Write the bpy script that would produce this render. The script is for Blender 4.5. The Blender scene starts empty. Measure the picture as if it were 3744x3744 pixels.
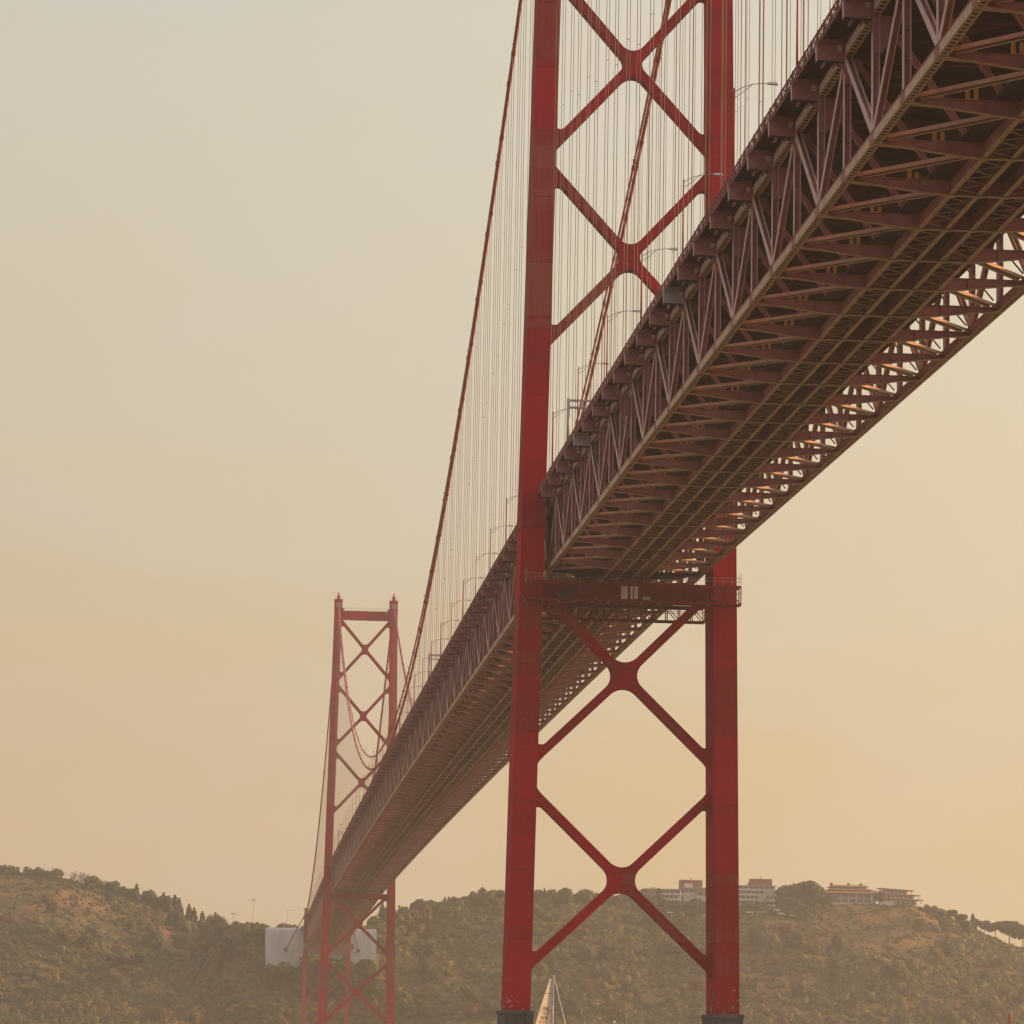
import bpy, math, random
import numpy as np
from mathutils import Vector, Matrix

random.seed(7)
rng = np.random.default_rng(7)
scene = bpy.context.scene
COL = scene.collection
pi = math.pi

# ------------------------------------------------------------------ camera solution (metres; y = along the bridge)
CX, CZ, CD = -53.0848, 3.5720, 490.596
YAW, PITCH, ROLL, FPX = 0.07572798, 0.14942889, 0.018469, 13127.6468
CAM = np.array([CX, -CD, CZ])
_f = np.array([math.sin(YAW) * math.cos(PITCH), math.cos(YAW) * math.cos(PITCH), math.sin(PITCH)])
_r0 = np.array([math.cos(YAW), -math.sin(YAW), 0.0])
_u0 = np.cross(_r0, _f)
_r = _r0 * math.cos(ROLL) + _u0 * math.sin(ROLL)
_u = -_r0 * math.sin(ROLL) + _u0 * math.cos(ROLL)


def proj(x, y, z):
    v = np.array([x, y, z]) - CAM
    d = v @ _f
    return 1872 + FPX * (v @ _r) / d, 1872 - FPX * (v @ _u) / d


def at_y(u, v, y):
    d = _f + _r * (u - 1872) / FPX + _u * (1872 - v) / FPX
    return CAM + d * (y - CAM[1]) / d[1]


# ------------------------------------------------------------------ materials
def new_mat(name):
    m = bpy.data.materials.new(name)
    m.use_nodes = True
    nt = m.node_tree
    return m, nt, nt.nodes['Principled BSDF']


def ramp_node(nt, stops, interp='LINEAR'):
    n = nt.nodes.new('ShaderNodeValToRGB')
    n.color_ramp.interpolation = interp
    els = n.color_ramp.elements
    while len(els) < len(stops):
        els.new(0.5)
    for e, (p, c) in zip(els, stops):
        e.position = p
        e.color = (c[0], c[1], c[2], 1)
    return n


def noise_mat(name, stops, scale=0.3, detail=6, rough=0.6, spec=0.3, stretch=(1, 1, 1), bump=0.0, bump_scale=None, metallic=0.0):
    m, nt, b = new_mat(name)
    g = nt.nodes.new('ShaderNodeNewGeometry')
    mp = nt.nodes.new('ShaderNodeMapping')
    mp.inputs['Scale'].default_value = stretch
    nt.links.new(g.outputs['Position'], mp.inputs['Vector'])
    n = nt.nodes.new('ShaderNodeTexNoise')
    n.inputs['Scale'].default_value = scale
    n.inputs['Detail'].default_value = detail
    n.inputs['Roughness'].default_value = 0.62
    nt.links.new(mp.outputs['Vector'], n.inputs['Vector'])
    r = ramp_node(nt, stops)
    nt.links.new(n.outputs['Fac'], r.inputs['Fac'])
    nt.links.new(r.outputs['Color'], b.inputs['Base Color'])
    b.inputs['Roughness'].default_value = rough
    b.inputs['Specular IOR Level'].default_value = spec
    b.inputs['Metallic'].default_value = metallic
    if bump:
        bp = nt.nodes.new('ShaderNodeBump')
        bp.inputs['Strength'].default_value = bump
        n2 = nt.nodes.new('ShaderNodeTexNoise')
        n2.inputs['Scale'].default_value = bump_scale or scale * 4
        nt.links.new(g.outputs['Position'], n2.inputs['Vector'])
        nt.links.new(n2.outputs['Fac'], bp.inputs['Height'])
        nt.links.new(bp.outputs['Normal'], b.inputs['Normal'])
    return m


def tower_mat():
    """crimson bridge paint: repainted rectangles per weld panel, seams, scuffs near the foot"""
    m, nt, b = new_mat('tower_paint')
    L = nt.links.new
    g = nt.nodes.new('ShaderNodeNewGeometry')
    sep = nt.nodes.new('ShaderNodeSeparateXYZ')
    L(g.outputs['Position'], sep.inputs[0])
    def math_n(op, a, bb=None, clamp=False):
        n = nt.nodes.new('ShaderNodeMath'); n.operation = op; n.use_clamp = clamp
        if isinstance(a, (int, float)): n.inputs[0].default_value = a
        else: L(a, n.inputs[0])
        if bb is not None:
            if isinstance(bb, (int, float)): n.inputs[1].default_value = bb
            else: L(bb, n.inputs[1])
        return n.outputs[0]
    zz = math_n('DIVIDE', sep.outputs['Z'], 9.35)
    fl = math_n('FLOOR', zz)
    side = math_n('SIGN', sep.outputs['X'])
    tw = math_n('FLOOR', math_n('DIVIDE', math_n('ADD', sep.outputs['Y'], 100.0), 300.0))
    comb = nt.nodes.new('ShaderNodeCombineXYZ')
    L(fl, comb.inputs[0]); L(side, comb.inputs[1]); L(tw, comb.inputs[2])
    wn = nt.nodes.new('ShaderNodeTexWhiteNoise'); wn.noise_dimensions = '3D'
    L(comb.outputs[0], wn.inputs['Vector'])
    n1 = nt.nodes.new('ShaderNodeTexNoise'); n1.inputs['Scale'].default_value = 0.12; n1.inputs['Detail'].default_value = 8
    n1.inputs['Roughness'].default_value = 0.65
    L(g.outputs['Position'], n1.inputs['Vector'])
    # streaks running down the steel
    mp = nt.nodes.new('ShaderNodeMapping'); mp.inputs['Scale'].default_value = (3.0, 3.0, 0.12)
    L(g.outputs['Position'], mp.inputs['Vector'])
    n2 = nt.nodes.new('ShaderNodeTexNoise'); n2.inputs['Scale'].default_value = 0.8; n2.inputs['Detail'].default_value = 5
    L(mp.outputs['Vector'], n2.inputs['Vector'])
    s = math_n('ADD', math_n('MULTIPLY', wn.outputs['Value'], 0.42), math_n('MULTIPLY', n1.outputs['Fac'], 0.5))
    s = math_n('ADD', s, math_n('MULTIPLY', n2.outputs['Fac'], 0.34))
    r = ramp_node(nt, [(0.32, (0.49, 0.002, 0.021)), (0.56, (0.42, 0.003, 0.019)), (0.74, (0.31, 0.010, 0.018)), (0.95, (0.32, 0.062, 0.046))])
    z2 = math_n('FLOOR', math_n('DIVIDE', math_n('ADD', sep.outputs['Z'], 1.3), 3.1))
    comb2 = nt.nodes.new('ShaderNodeCombineXYZ')
    L(z2, comb2.inputs[0]); L(side, comb2.inputs[1]); L(tw, comb2.inputs[2])
    wn2 = nt.nodes.new('ShaderNodeTexWhiteNoise'); wn2.noise_dimensions = '3D'; L(comb2.outputs[0], wn2.inputs['Vector'])
    s2 = math_n('ADD', s, math_n('MULTIPLY', math_n('SUBTRACT', wn2.outputs['Value'], 0.5), 0.16))
    # long faded stretch of old paint above the deck
    fz = math_n('SUBTRACT', 1.0, math_n('DIVIDE', math_n('ABSOLUTE', math_n('SUBTRACT', sep.outputs['Z'], 118.0)), 14.0), True)
    s2 = math_n('ADD', s2, math_n('MULTIPLY', math_n('MULTIPLY', math_n('GREATER_THAN', fz, 0.05), math_n('LESS_THAN', sep.outputs['X'], -2.0)), 0.16))
    L(s2, r.inputs['Fac'])
    # weld seams
    fr = math_n('FRACT', zz)
    seam = math_n('LESS_THAN', fr, 0.012)
    mix = nt.nodes.new('ShaderNodeMix'); mix.data_type = 'RGBA'
    L(math_n('MULTIPLY', seam, 0.6), mix.inputs['Factor'])
    L(r.outputs['Color'], mix.inputs['A']); mix.inputs['B'].default_value = (0.1, 0.012, 0.012, 1)
    # flaked paint close to the pier
    n3 = nt.nodes.new('ShaderNodeTexNoise'); n3.inputs['Scale'].default_value = 1.4; n3.inputs['Detail'].default_value = 8
    L(g.outputs['Position'], n3.inputs['Vector'])
    low = math_n('SUBTRACT', 1.0, math_n('DIVIDE', math_n('SUBTRACT', sep.outputs['Z'], 9.0), 6.0), True)
    fk = math_n('GREATER_THAN', math_n('ADD', math_n('MULTIPLY', low, 0.16), n3.outputs['Fac']), 0.74)
    mix2 = nt.nodes.new('ShaderNodeMix'); mix2.data_type = 'RGBA'
    L(math_n('MULTIPLY', fk, 0.6), mix2.inputs['Factor'])
    L(mix.outputs['Result'], mix2.inputs['A']); mix2.inputs['B'].default_value = (0.42, 0.3, 0.27, 1)
    L(mix2.outputs['Result'], b.inputs['Base Color'])
    b.inputs['Roughness'].default_value = 0.85
    b.inputs['Specular IOR Level'].default_value = 0.08
    bp = nt.nodes.new('ShaderNodeBump'); bp.inputs['Strength'].default_value = 0.25; bp.inputs['Distance'].default_value = 0.05
    L(n2.outputs['Fac'], bp.inputs['Height']); L(bp.outputs['Normal'], b.inputs['Normal'])
    return m


M = {}
M['tower'] = tower_mat()
# faded mauve truss paint with touched-up red spots
M['truss'] = noise_mat('truss_paint', [(0.28, (0.26, 0.10, 0.096)), (0.5, (0.36, 0.15, 0.145)), (0.60, (0.42, 0.195, 0.19)), (0.69, (0.36, 0.12, 0.115)), (0.71, (0.42, 0.02, 0.03))],
                       scale=0.22, detail=9, rough=0.7, spec=0.15, bump=0.08, bump_scale=5)
M['faded'] = noise_mat('faded_lightened_truss_paint', [(0.3, (0.52, 0.35, 0.32)), (0.55, (0.64, 0.46, 0.42)), (0.75, (0.46, 0.27, 0.24))], scale=0.4, detail=8, rough=0.6, spec=0.2)  # faded paint, lightened further to offset the dim sky on the left
M['flange'] = noise_mat('water_glow_flange_paint', [(0.3, (0.42, 0.28, 0.17)), (0.55, (0.52, 0.36, 0.23)), (0.72, (0.36, 0.19, 0.13))], scale=0.5, detail=8, rough=0.6, spec=0.3)  # tan carries the warm glow off the water on the undersides
M['dark'] = noise_mat('dark_shade_steel', [(0.3, (0.030, 0.022, 0.018)), (0.7, (0.062, 0.042, 0.035))], scale=0.5, rough=0.8, spec=0.2)  # dark steel, also painted shade for recesses and bracket undersides
M['primer'] = noise_mat('grey_primer', [(0.3, (0.34, 0.34, 0.36)), (0.7, (0.42, 0.41, 0.42))], scale=1.0, rough=0.6)
M['red'] = noise_mat('fresh_red_paint', [(0.3, (0.36, 0.02, 0.02)), (0.7, (0.26, 0.035, 0.03))], scale=0.6, rough=0.5)
M['cable'] = noise_mat('cable_paint', [(0.3, (0.40, 0.05, 0.035)), (0.7, (0.28, 0.055, 0.04))], scale=0.3, rough=0.5, spec=0.35)
M['rope'] = noise_mat('hanger_rope_paint', [(0.3, (0.21, 0.125, 0.105)), (0.7, (0.28, 0.17, 0.145))], scale=0.2, rough=0.6)
M['galv'] = noise_mat('galvanised_steel', [(0.3, (0.30, 0.29, 0.27)), (0.7, (0.40, 0.39, 0.36))], scale=2, rough=0.5, metallic=0.3)
M['lamp'] = noise_mat('lamp_housing', [(0.3, (0.55, 0.55, 0.53)), (0.7, (0.65, 0.64, 0.6))], scale=3, rough=0.4)
M['concrete'] = noise_mat('pale_concrete', [(0.28, (0.40, 0.40, 0.385)), (0.45, (0.54, 0.545, 0.53)), (0.75, (0.62, 0.625, 0.605))], scale=0.35, detail=9, rough=0.85, spec=0.2, stretch=(1, 1, 0.16), bump=0.1)
M['pier'] = noise_mat('pier_concrete', [(0.3, (0.07, 0.068, 0.06)), (0.7, (0.15, 0.14, 0.12))], scale=0.5, detail=9, rough=0.9, spec=0.2, stretch=(2, 2, 0.3), bump=0.2)
M['plaster'] = noise_mat('cream_plaster', [(0.3, (0.52, 0.47, 0.39)), (0.7, (0.62, 0.57, 0.48))], scale=0.4, rough=0.85)
M['greyplaster'] = noise_mat('grey_slab', [(0.3, (0.36, 0.34, 0.31)), (0.7, (0.46, 0.44, 0.40))], scale=0.5, rough=0.85)
M['redclad'] = noise_mat('red_cladding', [(0.3, (0.22, 0.05, 0.05)), (0.7, (0.27, 0.075, 0.065))], scale=0.6, rough=0.7)
M['tile'] = noise_mat('roof_tiles', [(0.3, (0.30, 0.12, 0.07)), (0.7, (0.38, 0.18, 0.11))], scale=1.2, rough=0.85)
M['glass'] = noise_mat('window_glass', [(0.3, (0.03, 0.035, 0.04)), (0.7, (0.06, 0.06, 0.06))], scale=1.0, rough=0.12, spec=0.6)
M['sail'] = noise_mat('sail_cloth', [(0.3, (0.62, 0.58, 0.5)), (0.7, (0.7, 0.66, 0.58))], scale=0.6, rough=0.8)
M['hull'] = noise_mat('white_hull', [(0.3, (0.66, 0.65, 0.62)), (0.7, (0.75, 0.74, 0.7))], scale=1, rough=0.3)
M['navy'] = noise_mat('dark_lettering', [(0.3, (0.04, 0.03, 0.04)), (0.7, (0.06, 0.05, 0.05))], scale=3, rough=0.7)
M['ghost'] = noise_mat('lettering_show_through', [(0.3, (0.40, 0.33, 0.26)), (0.7, (0.44, 0.36, 0.29))], scale=3, rough=0.8)
M['stripe'] = noise_mat('batten_tape', [(0.3, (0.12, 0.05, 0.05)), (0.7, (0.16, 0.07, 0.06))], scale=3, rough=0.7)
M['pole'] = noise_mat('weathered_pile', [(0.3, (0.2, 0.16, 0.12)), (0.7, (0.3, 0.24, 0.18))], scale=2, rough=0.8)
M['bark'] = noise_mat('bark', [(0.3, (0.10, 0.07, 0.05)), (0.7, (0.17, 0.12, 0.09))], scale=2, rough=0.9)
M['yellow'] = noise_mat('sunlit_ochre_paint', [(0.3, (0.36, 0.17, 0.04)), (0.7, (0.46, 0.22, 0.05))], scale=2, rough=0.6)
M['strut'] = noise_mat('strut_paint', [(0.3, (0.38, 0.235, 0.18)), (0.55, (0.46, 0.29, 0.22)), (0.75, (0.36, 0.16, 0.125))], scale=0.5, detail=8, rough=0.6, spec=0.2)
M['pale'] = noise_mat('lightened_chord_paint', [(0.3, (0.58, 0.43, 0.40)), (0.55, (0.70, 0.55, 0.51)), (0.78, (0.55, 0.36, 0.33))], scale=0.4, detail=8, rough=0.6, spec=0.2)  # lightened to offset the shade on the top chord face
M['gantry'] = noise_mat('gantry_paint', [(0.3, (0.20, 0.012, 0.014)), (0.7, (0.26, 0.02, 0.02))], scale=0.6, rough=0.7, spec=0.1)
M['deckshade'] = noise_mat('shaded_deck_steel', [(0.3, (0.085, 0.045, 0.038)), (0.6, (0.13, 0.065, 0.055)), (0.74, (0.17, 0.06, 0.05))], scale=0.3, rough=0.8, spec=0.1)  # darkened brown paints in the shade of the deck interior
M['strutred'] = noise_mat('red_strut_paint', [(0.3, (0.40, 0.13, 0.075)), (0.55, (0.48, 0.18, 0.10)), (0.75, (0.42, 0.06, 0.045))], scale=0.12, detail=8, rough=0.6, spec=0.2)
M['rail'] = noise_mat('railing_paint', [(0.3, (0.20, 0.05, 0.04)), (0.7, (0.28, 0.045, 0.035))], scale=0.6, rough=0.6)
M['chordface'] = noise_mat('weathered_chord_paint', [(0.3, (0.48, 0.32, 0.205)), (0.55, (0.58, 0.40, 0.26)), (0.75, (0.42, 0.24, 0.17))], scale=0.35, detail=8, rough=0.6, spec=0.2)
def leaf_mat(name, a, b, c, scale=0.35):
    return noise_mat(name, [(0.3, a), (0.52, b), (0.72, c)], scale=scale, detail=5, rough=0.75, spec=0.15)
M['leafg'] = leaf_mat('olive_green_leaves', (0.075, 0.082, 0.026), (0.115, 0.115, 0.036), (0.160, 0.145, 0.048))
M['leafd'] = leaf_mat('dark_pine_needles', (0.046, 0.058, 0.024), (0.070, 0.082, 0.032), (0.100, 0.106, 0.040))
M['leafy'] = leaf_mat('yellowing_leaves', (0.11, 0.09, 0.028), (0.155, 0.12, 0.038), (0.195, 0.145, 0.048))
M['leafo'] = leaf_mat('rusty_autumn_leaves', (0.11, 0.055, 0.022), (0.16, 0.075, 0.03), (0.21, 0.10, 0.04))
M['leafp'] = leaf_mat('pale_bare_twigs', (0.16, 0.125, 0.10), (0.22, 0.175, 0.14), (0.27, 0.21, 0.17))


# ------------------------------------------------------------------ mesh builder
class MB:
    def __init__(self):
        self.v = []; self.f = []; self.m = []; self.s = []

    def hexa(self, pts, mi=0):
        """8 points: bottom ring 0-3, top ring 4-7 (same order)"""
        b = len(self.v)
        self.v.extend([tuple(p) for p in pts])
        for q in ((3, 2, 1, 0), (4, 5, 6, 7), (0, 1, 5, 4), (1, 2, 6, 5), (2, 3, 7, 6), (3, 0, 4, 7)):
            self.f.append(tuple(b + i for i in q)); self.m.append(mi); self.s.append(False)

    def box(self, x0, x1, y0, y1, z0, z1, mi=0):
        self.hexa([(x0, y0, z0), (x1, y0, z0), (x1, y1, z0), (x0, y1, z0), (x0, y0, z1), (x1, y0, z1), (x1, y1, z1), (x0, y1, z1)], mi)

    def beam(self, p0, p1, w, h, side=(1, 0, 0), mi=0, off=(0, 0)):
        """bar from p0 to p1; w measured along 'side' (made square to the bar), h along the third axis"""
        p0 = Vector(p0); p1 = Vector(p1)
        d = (p1 - p0).normalized()
        s = Vector(side); s = (s - d * s.dot(d)).normalized()
        t = d.cross(s)
        o = s * off[0] + t * off[1]
        q = []
        for p in (p0, p1):
            q += [p + o - s * w / 2 - t * h / 2, p + o + s * w / 2 - t * h / 2, p + o + s * w / 2 + t * h / 2, p + o - s * w / 2 + t * h / 2]
        self.hexa(q, mi)

    def hbeam(self, p0, p1, depth, width, tf=0.05, tw=0.04, side=(1, 0, 0), mf=0, mw=0):
        """H section: two flanges 'depth' apart along 'side', web between them"""
        self.beam(p0, p1, tf, width, side, mf, (-(depth - tf) / 2, 0))
        self.beam(p0, p1, tf, width, side, mf, ((depth - tf) / 2, 0))
        self.beam(p0, p1, depth - 2 * tf, tw, side, mw)

    def tube(self, pts, r, n=6, mi=0, caps=True):
        pts = [Vector(p) for p in pts]
        rs = r if isinstance(r, (list, tuple)) else [r] * len(pts)
        b = len(self.v)
        ref = Vector((0, 0, 1))
        for i, p in enumerate(pts):
            d = (pts[min(i + 1, len(pts) - 1)] - pts[max(i - 1, 0)]).normalized()
            rr = ref if abs(d.dot(ref)) < 0.95 else Vector((1, 0, 0))
            s = d.cross(rr).normalized(); t = s.cross(d)
            for k in range(n):
                a = 2 * pi * k / n
                self.v.append(tuple(p + (s * math.cos(a) + t * math.sin(a)) * rs[i]))
        for i in range(len(pts) - 1):
            for k in range(n):
                k2 = (k + 1) % n
                self.f.append((b + i * n + k, b + i * n + k2, b + (i + 1) * n + k2, b + (i + 1) * n + k)); self.m.append(mi); self.s.append(True)
        if caps:
            self.f.append(tuple(b + k for k in reversed(range(n)))); self.m.append(mi); self.s.append(False)
            e = b + (len(pts) - 1) * n
            self.f.append(tuple(e + k for k in range(n))); self.m.append(mi); self.s.append(False)

    def prism(self, poly, fn, t0, t1, mi=0, mside=None):
        """extrude 2D polygon; fn(a, b, t) -> 3D point"""
        b = len(self.v); n = len(poly)
        for t in (t0, t1):
            self.v.extend([tuple(fn(a, c, t)) for a, c in poly])
        self.f.append(tuple(b + i for i in reversed(range(n)))); self.m.append(mi); self.s.append(False)
        self.f.append(tuple(b + n + i for i in range(n))); self.m.append(mi); self.s.append(False)
        for i in range(n):
            j = (i + 1) % n
            self.f.append((b + i, b + j, b + n + j, b + n + i)); self.m.append(mi if mside is None else mside); self.s.append(False)

    def extend(self, other):
        b = len(self.v)
        self.v += other.v
        self.f += [tuple(i + b for i in f) for f in other.f]
        self.m += other.m; self.s += other.s

    def build(self, name, mats, parent=None, origin=None, recalc=True):
        me = bpy.data.meshes.new(name)
        ox, oy, oz = origin or (0, 0, 0)
        me.from_pydata([(x - ox, y - oy, z - oz) for x, y, z in self.v], [], self.f)
        for m in (mats if isinstance(mats, (list, tuple)) else [mats]):
            me.materials.append(m)
        me.polygons.foreach_set('material_index', self.m)
        me.polygons.foreach_set('use_smooth', self.s)
        if recalc:
            import bmesh
            bm = bmesh.new(); bm.from_mesh(me)
            bmesh.ops.recalc_face_normals(bm, faces=bm.faces)
            bm.to_mesh(me); bm.free()
        me.update()
        o = bpy.data.objects.new(name, me)
        COL.objects.link(o)
        if parent is not None:
            o.parent = parent
            if parent.location.length > 0 and origin is None:
                o.matrix_parent_inverse = Matrix.Translation(-parent.location)
        o.location = (ox, oy, oz) if parent is None else (0, 0, 0)
        return o


def tag(o, label=None, cat=None, group=None, kind=None):
    if label: o['label'] = label
    if cat: o['category'] = cat
    if group: o['group'] = group
    if kind: o['kind'] = kind
    return o


def thing(name, label, cat, group=None, loc=(0, 0, 0)):
    o = bpy.data.objects.new(name, None)
    o.empty_display_size = 1
    o.location = loc
    COL.objects.link(o)
    return tag(o, label, cat, group)


def copy_tree(o, parent=None):
    c = o.copy(); COL.objects.link(c)
    c.parent = parent
    for ch in list(o.children):
        copy_tree(ch, c)
    return c


def fillet(poly, n=9):
    """poly: list of (a, b, radius) -> rounded 2D polygon"""
    out = []
    N = len(poly)
    for i in range(N):
        x, y, r = poly[i]
        if r <= 0:
            out.append((x, y)); continue
        P = Vector((x, y)); A = Vector(poly[i - 1][:2]); B = Vector(poly[(i + 1) % N][:2])
        da = (A - P).normalized(); db = (B - P).normalized()
        ang = da.angle(db)
        t = r / math.tan(ang / 2)
        t = min(t, (A - P).length * 0.98, (B - P).length * 0.98)
        rr = t * math.tan(ang / 2)
        c = P + (da + db).normalized() * (rr / math.sin(ang / 2))
        a0 = math.atan2(*(P + da * t - c).yx); a1 = math.atan2(*(P + db * t - c).yx)
        d = a1 - a0
        while d > pi: d -= 2 * pi
        while d < -pi: d += 2 * pi
        for k in range(n + 1):
            a = a0 + d * k / n
            out.append((c.x + rr * math.cos(a), c.y + rr * math.sin(a)))
    return out


# ------------------------------------------------------------------ bridge profile
SPAN = 1012.9
PNL = SPAN / 88.0
W = 10.53           # half distance of the two trusses
ZL = 9.15           # underside of the top chord over the underside of the bottom chord


def zb(y):
    if y < 0: return 69.4 + 0.0148 * y
    if y <= SPAN: return 69.3 + 1.7 * (1 - ((y - SPAN / 2) / (SPAN / 2)) ** 2) + 0.1 * (1 - y / SPAN)
    return 69.3 - 0.0167 * (y - SPAN)


def zc_main(y):
    if y < 0:
        t = -y / 483.4
        return 189.5 + (78.0 - 189.5) * t - 4 * 23.8 * t * (1 - t)
    if y <= SPAN:
        return 84.3 + 105.2 * ((y - SPAN / 2) / (SPAN / 2)) ** 2
    t = (y - SPAN) / (1485 - SPAN)
    return 189.5 + (77.5 - 189.5) * t - 4 * 23.0 * t * (1 - t)


def zc_second(y):
    if y < 0:
        t = -y / 483.4
        return 191.0 + (79.5 - 191.0) * t - 4 * 20.5 * t * (1 - t)
    if y <= SPAN:
        return 88.2 + 102.8 * ((y - SPAN / 2) / (SPAN / 2)) ** 2
    t = (y - SPAN) / (1485 - SPAN)
    return 191.0 + (78.8 - 191.0) * t - 4 * 20.5 * t * (1 - t)


# ------------------------------------------------------------------ deck truss
def seg(mb, x0, x1, y0, y1, z0, z1, mi=0):
    a, b = zb(y0), zb(y1)
    mb.hexa([(x0, y0, a + z0), (x1, y0, a + z0), (x1, y1, b + z0), (x0, y1, b + z0), (x0, y0, a + z1), (x1, y0, a + z1), (x1, y1, b + z1), (x0, y1, b + z1)], mi)


def chord(nodes, sx, z0, h, holes, step):
    """box chord with a perforated underside; material 0 truss, 1 faded or lightened outer face, 2 underside tinted with water glow, 3 painted shade inside"""
    mb = MB()
    xo, xi = sx * (W + 0.27), sx * (W - 0.27)
    for a, b in zip(nodes[:-1], nodes[1:]):
        seg(mb, xo, xo - sx * 0.05, a, b, z0 + 0.04, z0 + h - 0.045, 1)
        seg(mb, xi, xi + sx * 0.05, a, b, z0 + 0.04, z0 + h - 0.045, 0)
        seg(mb, xo + sx * 0.06, xi - sx * 0.06, a, b, z0 + h - 0.045, z0 + h, 0)
        if holes:
            seg(mb, xo + sx * 0.05, xo - sx * 0.10, a, b, z0, z0 + 0.04, 2)
            seg(mb, xi - sx * 0.05, xi + sx * 0.10, a, b, z0, z0 + 0.04, 2)
            seg(mb, xo - sx * 0.06, xi + sx * 0.06, a, b, z0 + 0.16, z0 + 0.19, 3)  # dark sheet paints the shade behind the holes
            n = max(2, int(round((b - a) / step)))
            for k in range(n + 1):
                c = a + (b - a) * k / n
                w = 0.20 if 0 < k < n else 0.36
                c0, c1 = max(a, c - w), min(b, c + w)
                seg(mb, xo - sx * 0.10, xi + sx * 0.10, c0, c1, z0 + 0.002, z0 + 0.036, 2)
        else:
            seg(mb, xo + sx * 0.05, xi - sx * 0.05, a, b, z0, z0 + 0.04, 2)
        # splice plates riveted on the outer face over every node
        seg(mb, xo, xo + sx * 0.035, a - 0.75, a + 0.75, z0 + 0.12, z0 + h - 0.1, 0)
    return mb


def vertical_mb(y, sx):
    mb = MB(); z = zb(y)
    mb.hbeam((sx * W, y, z + 0.78), (sx * W, y, z + ZL + 0.04), 0.50, 0.60, 0.05, 0.06, (sx, 0, 0), 0, 1)
    for q in (2.9, 5.0, 7.1):
        mb.box(sx * W - 0.2, sx * W + 0.2, y - 0.24, y + 0.24, z + q, z + q + 0.03, 1)
    return mb


def diagonal_mb(y0, y1, sx):
    """from bottom node y0 to top node y1"""
    mb = MB()
    p0 = Vector((sx * W, y0, zb(y0) + 0.75)); p1 = Vector((sx * W, y1, zb(y1) + ZL + 0.1))
    d = (p1 - p0).normalized()
    mb.hbeam(p0 + d * 0.5, p1 - d * 0.2, 0.46, 0.58, 0.05, 0.06, (sx, 0, 0), 0, 1)
    return mb


def floor_beam_mb(y):
    mb = MB(); z = zb(y)
    xs = [-10.2, -8.6, -6.5, -4.6, -3.3, 3.3, 4.6, 6.5, 8.6, 10.2]
    bot = [0.03, -0.10, -0.36, -0.60, -0.70, -0.70, -0.60, -0.36, -0.10, 0.03]
    poly = list(zip(xs, bot)) + [(10.2, 0.36), (-10.2, 0.36)]
    mb.prism(poly, lambda a, c, t: (a, y + t, z + c), -0.02, 0.02, 0)
    for (a, ba), (c, bc) in zip(list(zip(xs, bot))[:-1], list(zip(xs, bot))[1:]):
        mb.hexa([(a, y - .24, z + ba - .04), (c, y - .24, z + bc - .04), (c, y + .24, z + bc - .04), (a, y + .24, z + ba - .04),
                 (a, y - .24, z + ba), (c, y - .24, z + bc), (c, y + .24, z + bc), (a, y + .24, z + ba)], 1)
    mb.box(-10.2, 10.2, y - 0.2, y + 0.2, z + 0.36, z + 0.40, 0)
    for x in (-7.6, -5.4, -2.2, 0.0, 2.2, 5.4, 7.6):
        mb.box(x - 0.02, x + 0.02, y - 0.15, y + 0.15, z - 0.3 if abs(x) > 6 else z - 0.55, z + 0.33, 0)
    # end plates hanging under the beam where it meets the chord
    for s in (-1, 1):
        mb.hexa([(s * 10.2, y - .45, z + .0), (s * 8.9, y - .22, z - .15), (s * 8.9, y + .22, z - .15), (s * 10.2, y + .45, z + .0),
                 (s * 10.2, y - .45, z + .03), (s * 8.9, y - .22, z - .12), (s * 8.9, y + .22, z - .12), (s * 10.2, y + .45, z + .03)], 1)
    return mb


def strut_mb(yn, yc, sx):
    """bottom lateral strut: chord node yn to floor-beam joint at yc"""
    mb = MB()
    p0 = Vector((sx * 10.1, yn, zb(yn) + 0.45)); p1 = Vector((sx * 3.5, yc, zb(yc) - 0.34))
    d = (p1 - p0).normalized()
    p0 += d * 0.5; p1 -= d * 0.3
    s = d.cross(Vector((0, 0, 1))).normalized()
    near = 1 if s.y < 0 else -1
    dn = -1 if d.cross(s).z > 0 else 1
    mb.beam(p0, p1, 0.05, 0.24, s, 3, (near * 0.32, 0))
    mb.beam(p0, p1, 0.10, 0.03, s, 1, (near * 0.30, dn * 0.135))
    mb.beam(p0, p1, 0.05, 0.24, s, 0, (-near * 0.32, 0))
    mb.beam(p0, p1, 0.30, 0.035, s, 1, (-near * 0.30, dn * 0.14))
    mb.beam(p0, p1, 0.58, 0.03, s, 2, (0, -dn * 0.09))  # web coloured dark to paint in the shade of the recess
    return mb


def sway_mb(y, sx):
    mb = MB(); z = zb(y)
    p0 = Vector((sx * 9.95, y, z + 9.0)); p1 = Vector((sx * 3.75, y, z + 0.3))
    mb.beam(p0, p1, 0.42, 0.05, (1, 0, 0), 0, (0, -0.17))
    mb.beam(p0, p1, 0.05, 0.30, (1, 0, 0), 0, (0.21, 0))
    d = p1 - p0
    n = 11
    for k in range(n):
        a = p0 + d * (k / n); b = p0 + d * ((k + 1) / n)
        o = 0.18 * (1 if k % 2 else -1)
        mb.beam(a + Vector((o * 0.8, 0.17, o * 0.58)), b + Vector((-o * 0.8, 0.17, -o * 0.58)), 0.06, 0.03, (0, 1, 0), 1)
    # lower secondary stay to the truss foot
    mb.beam((sx * 10.0, y + 0.1, z + 1.0), (sx * 6.9, y + 0.1, z + 4.6), 0.2, 0.1, (0, 1, 0), 0)
    return mb


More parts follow.
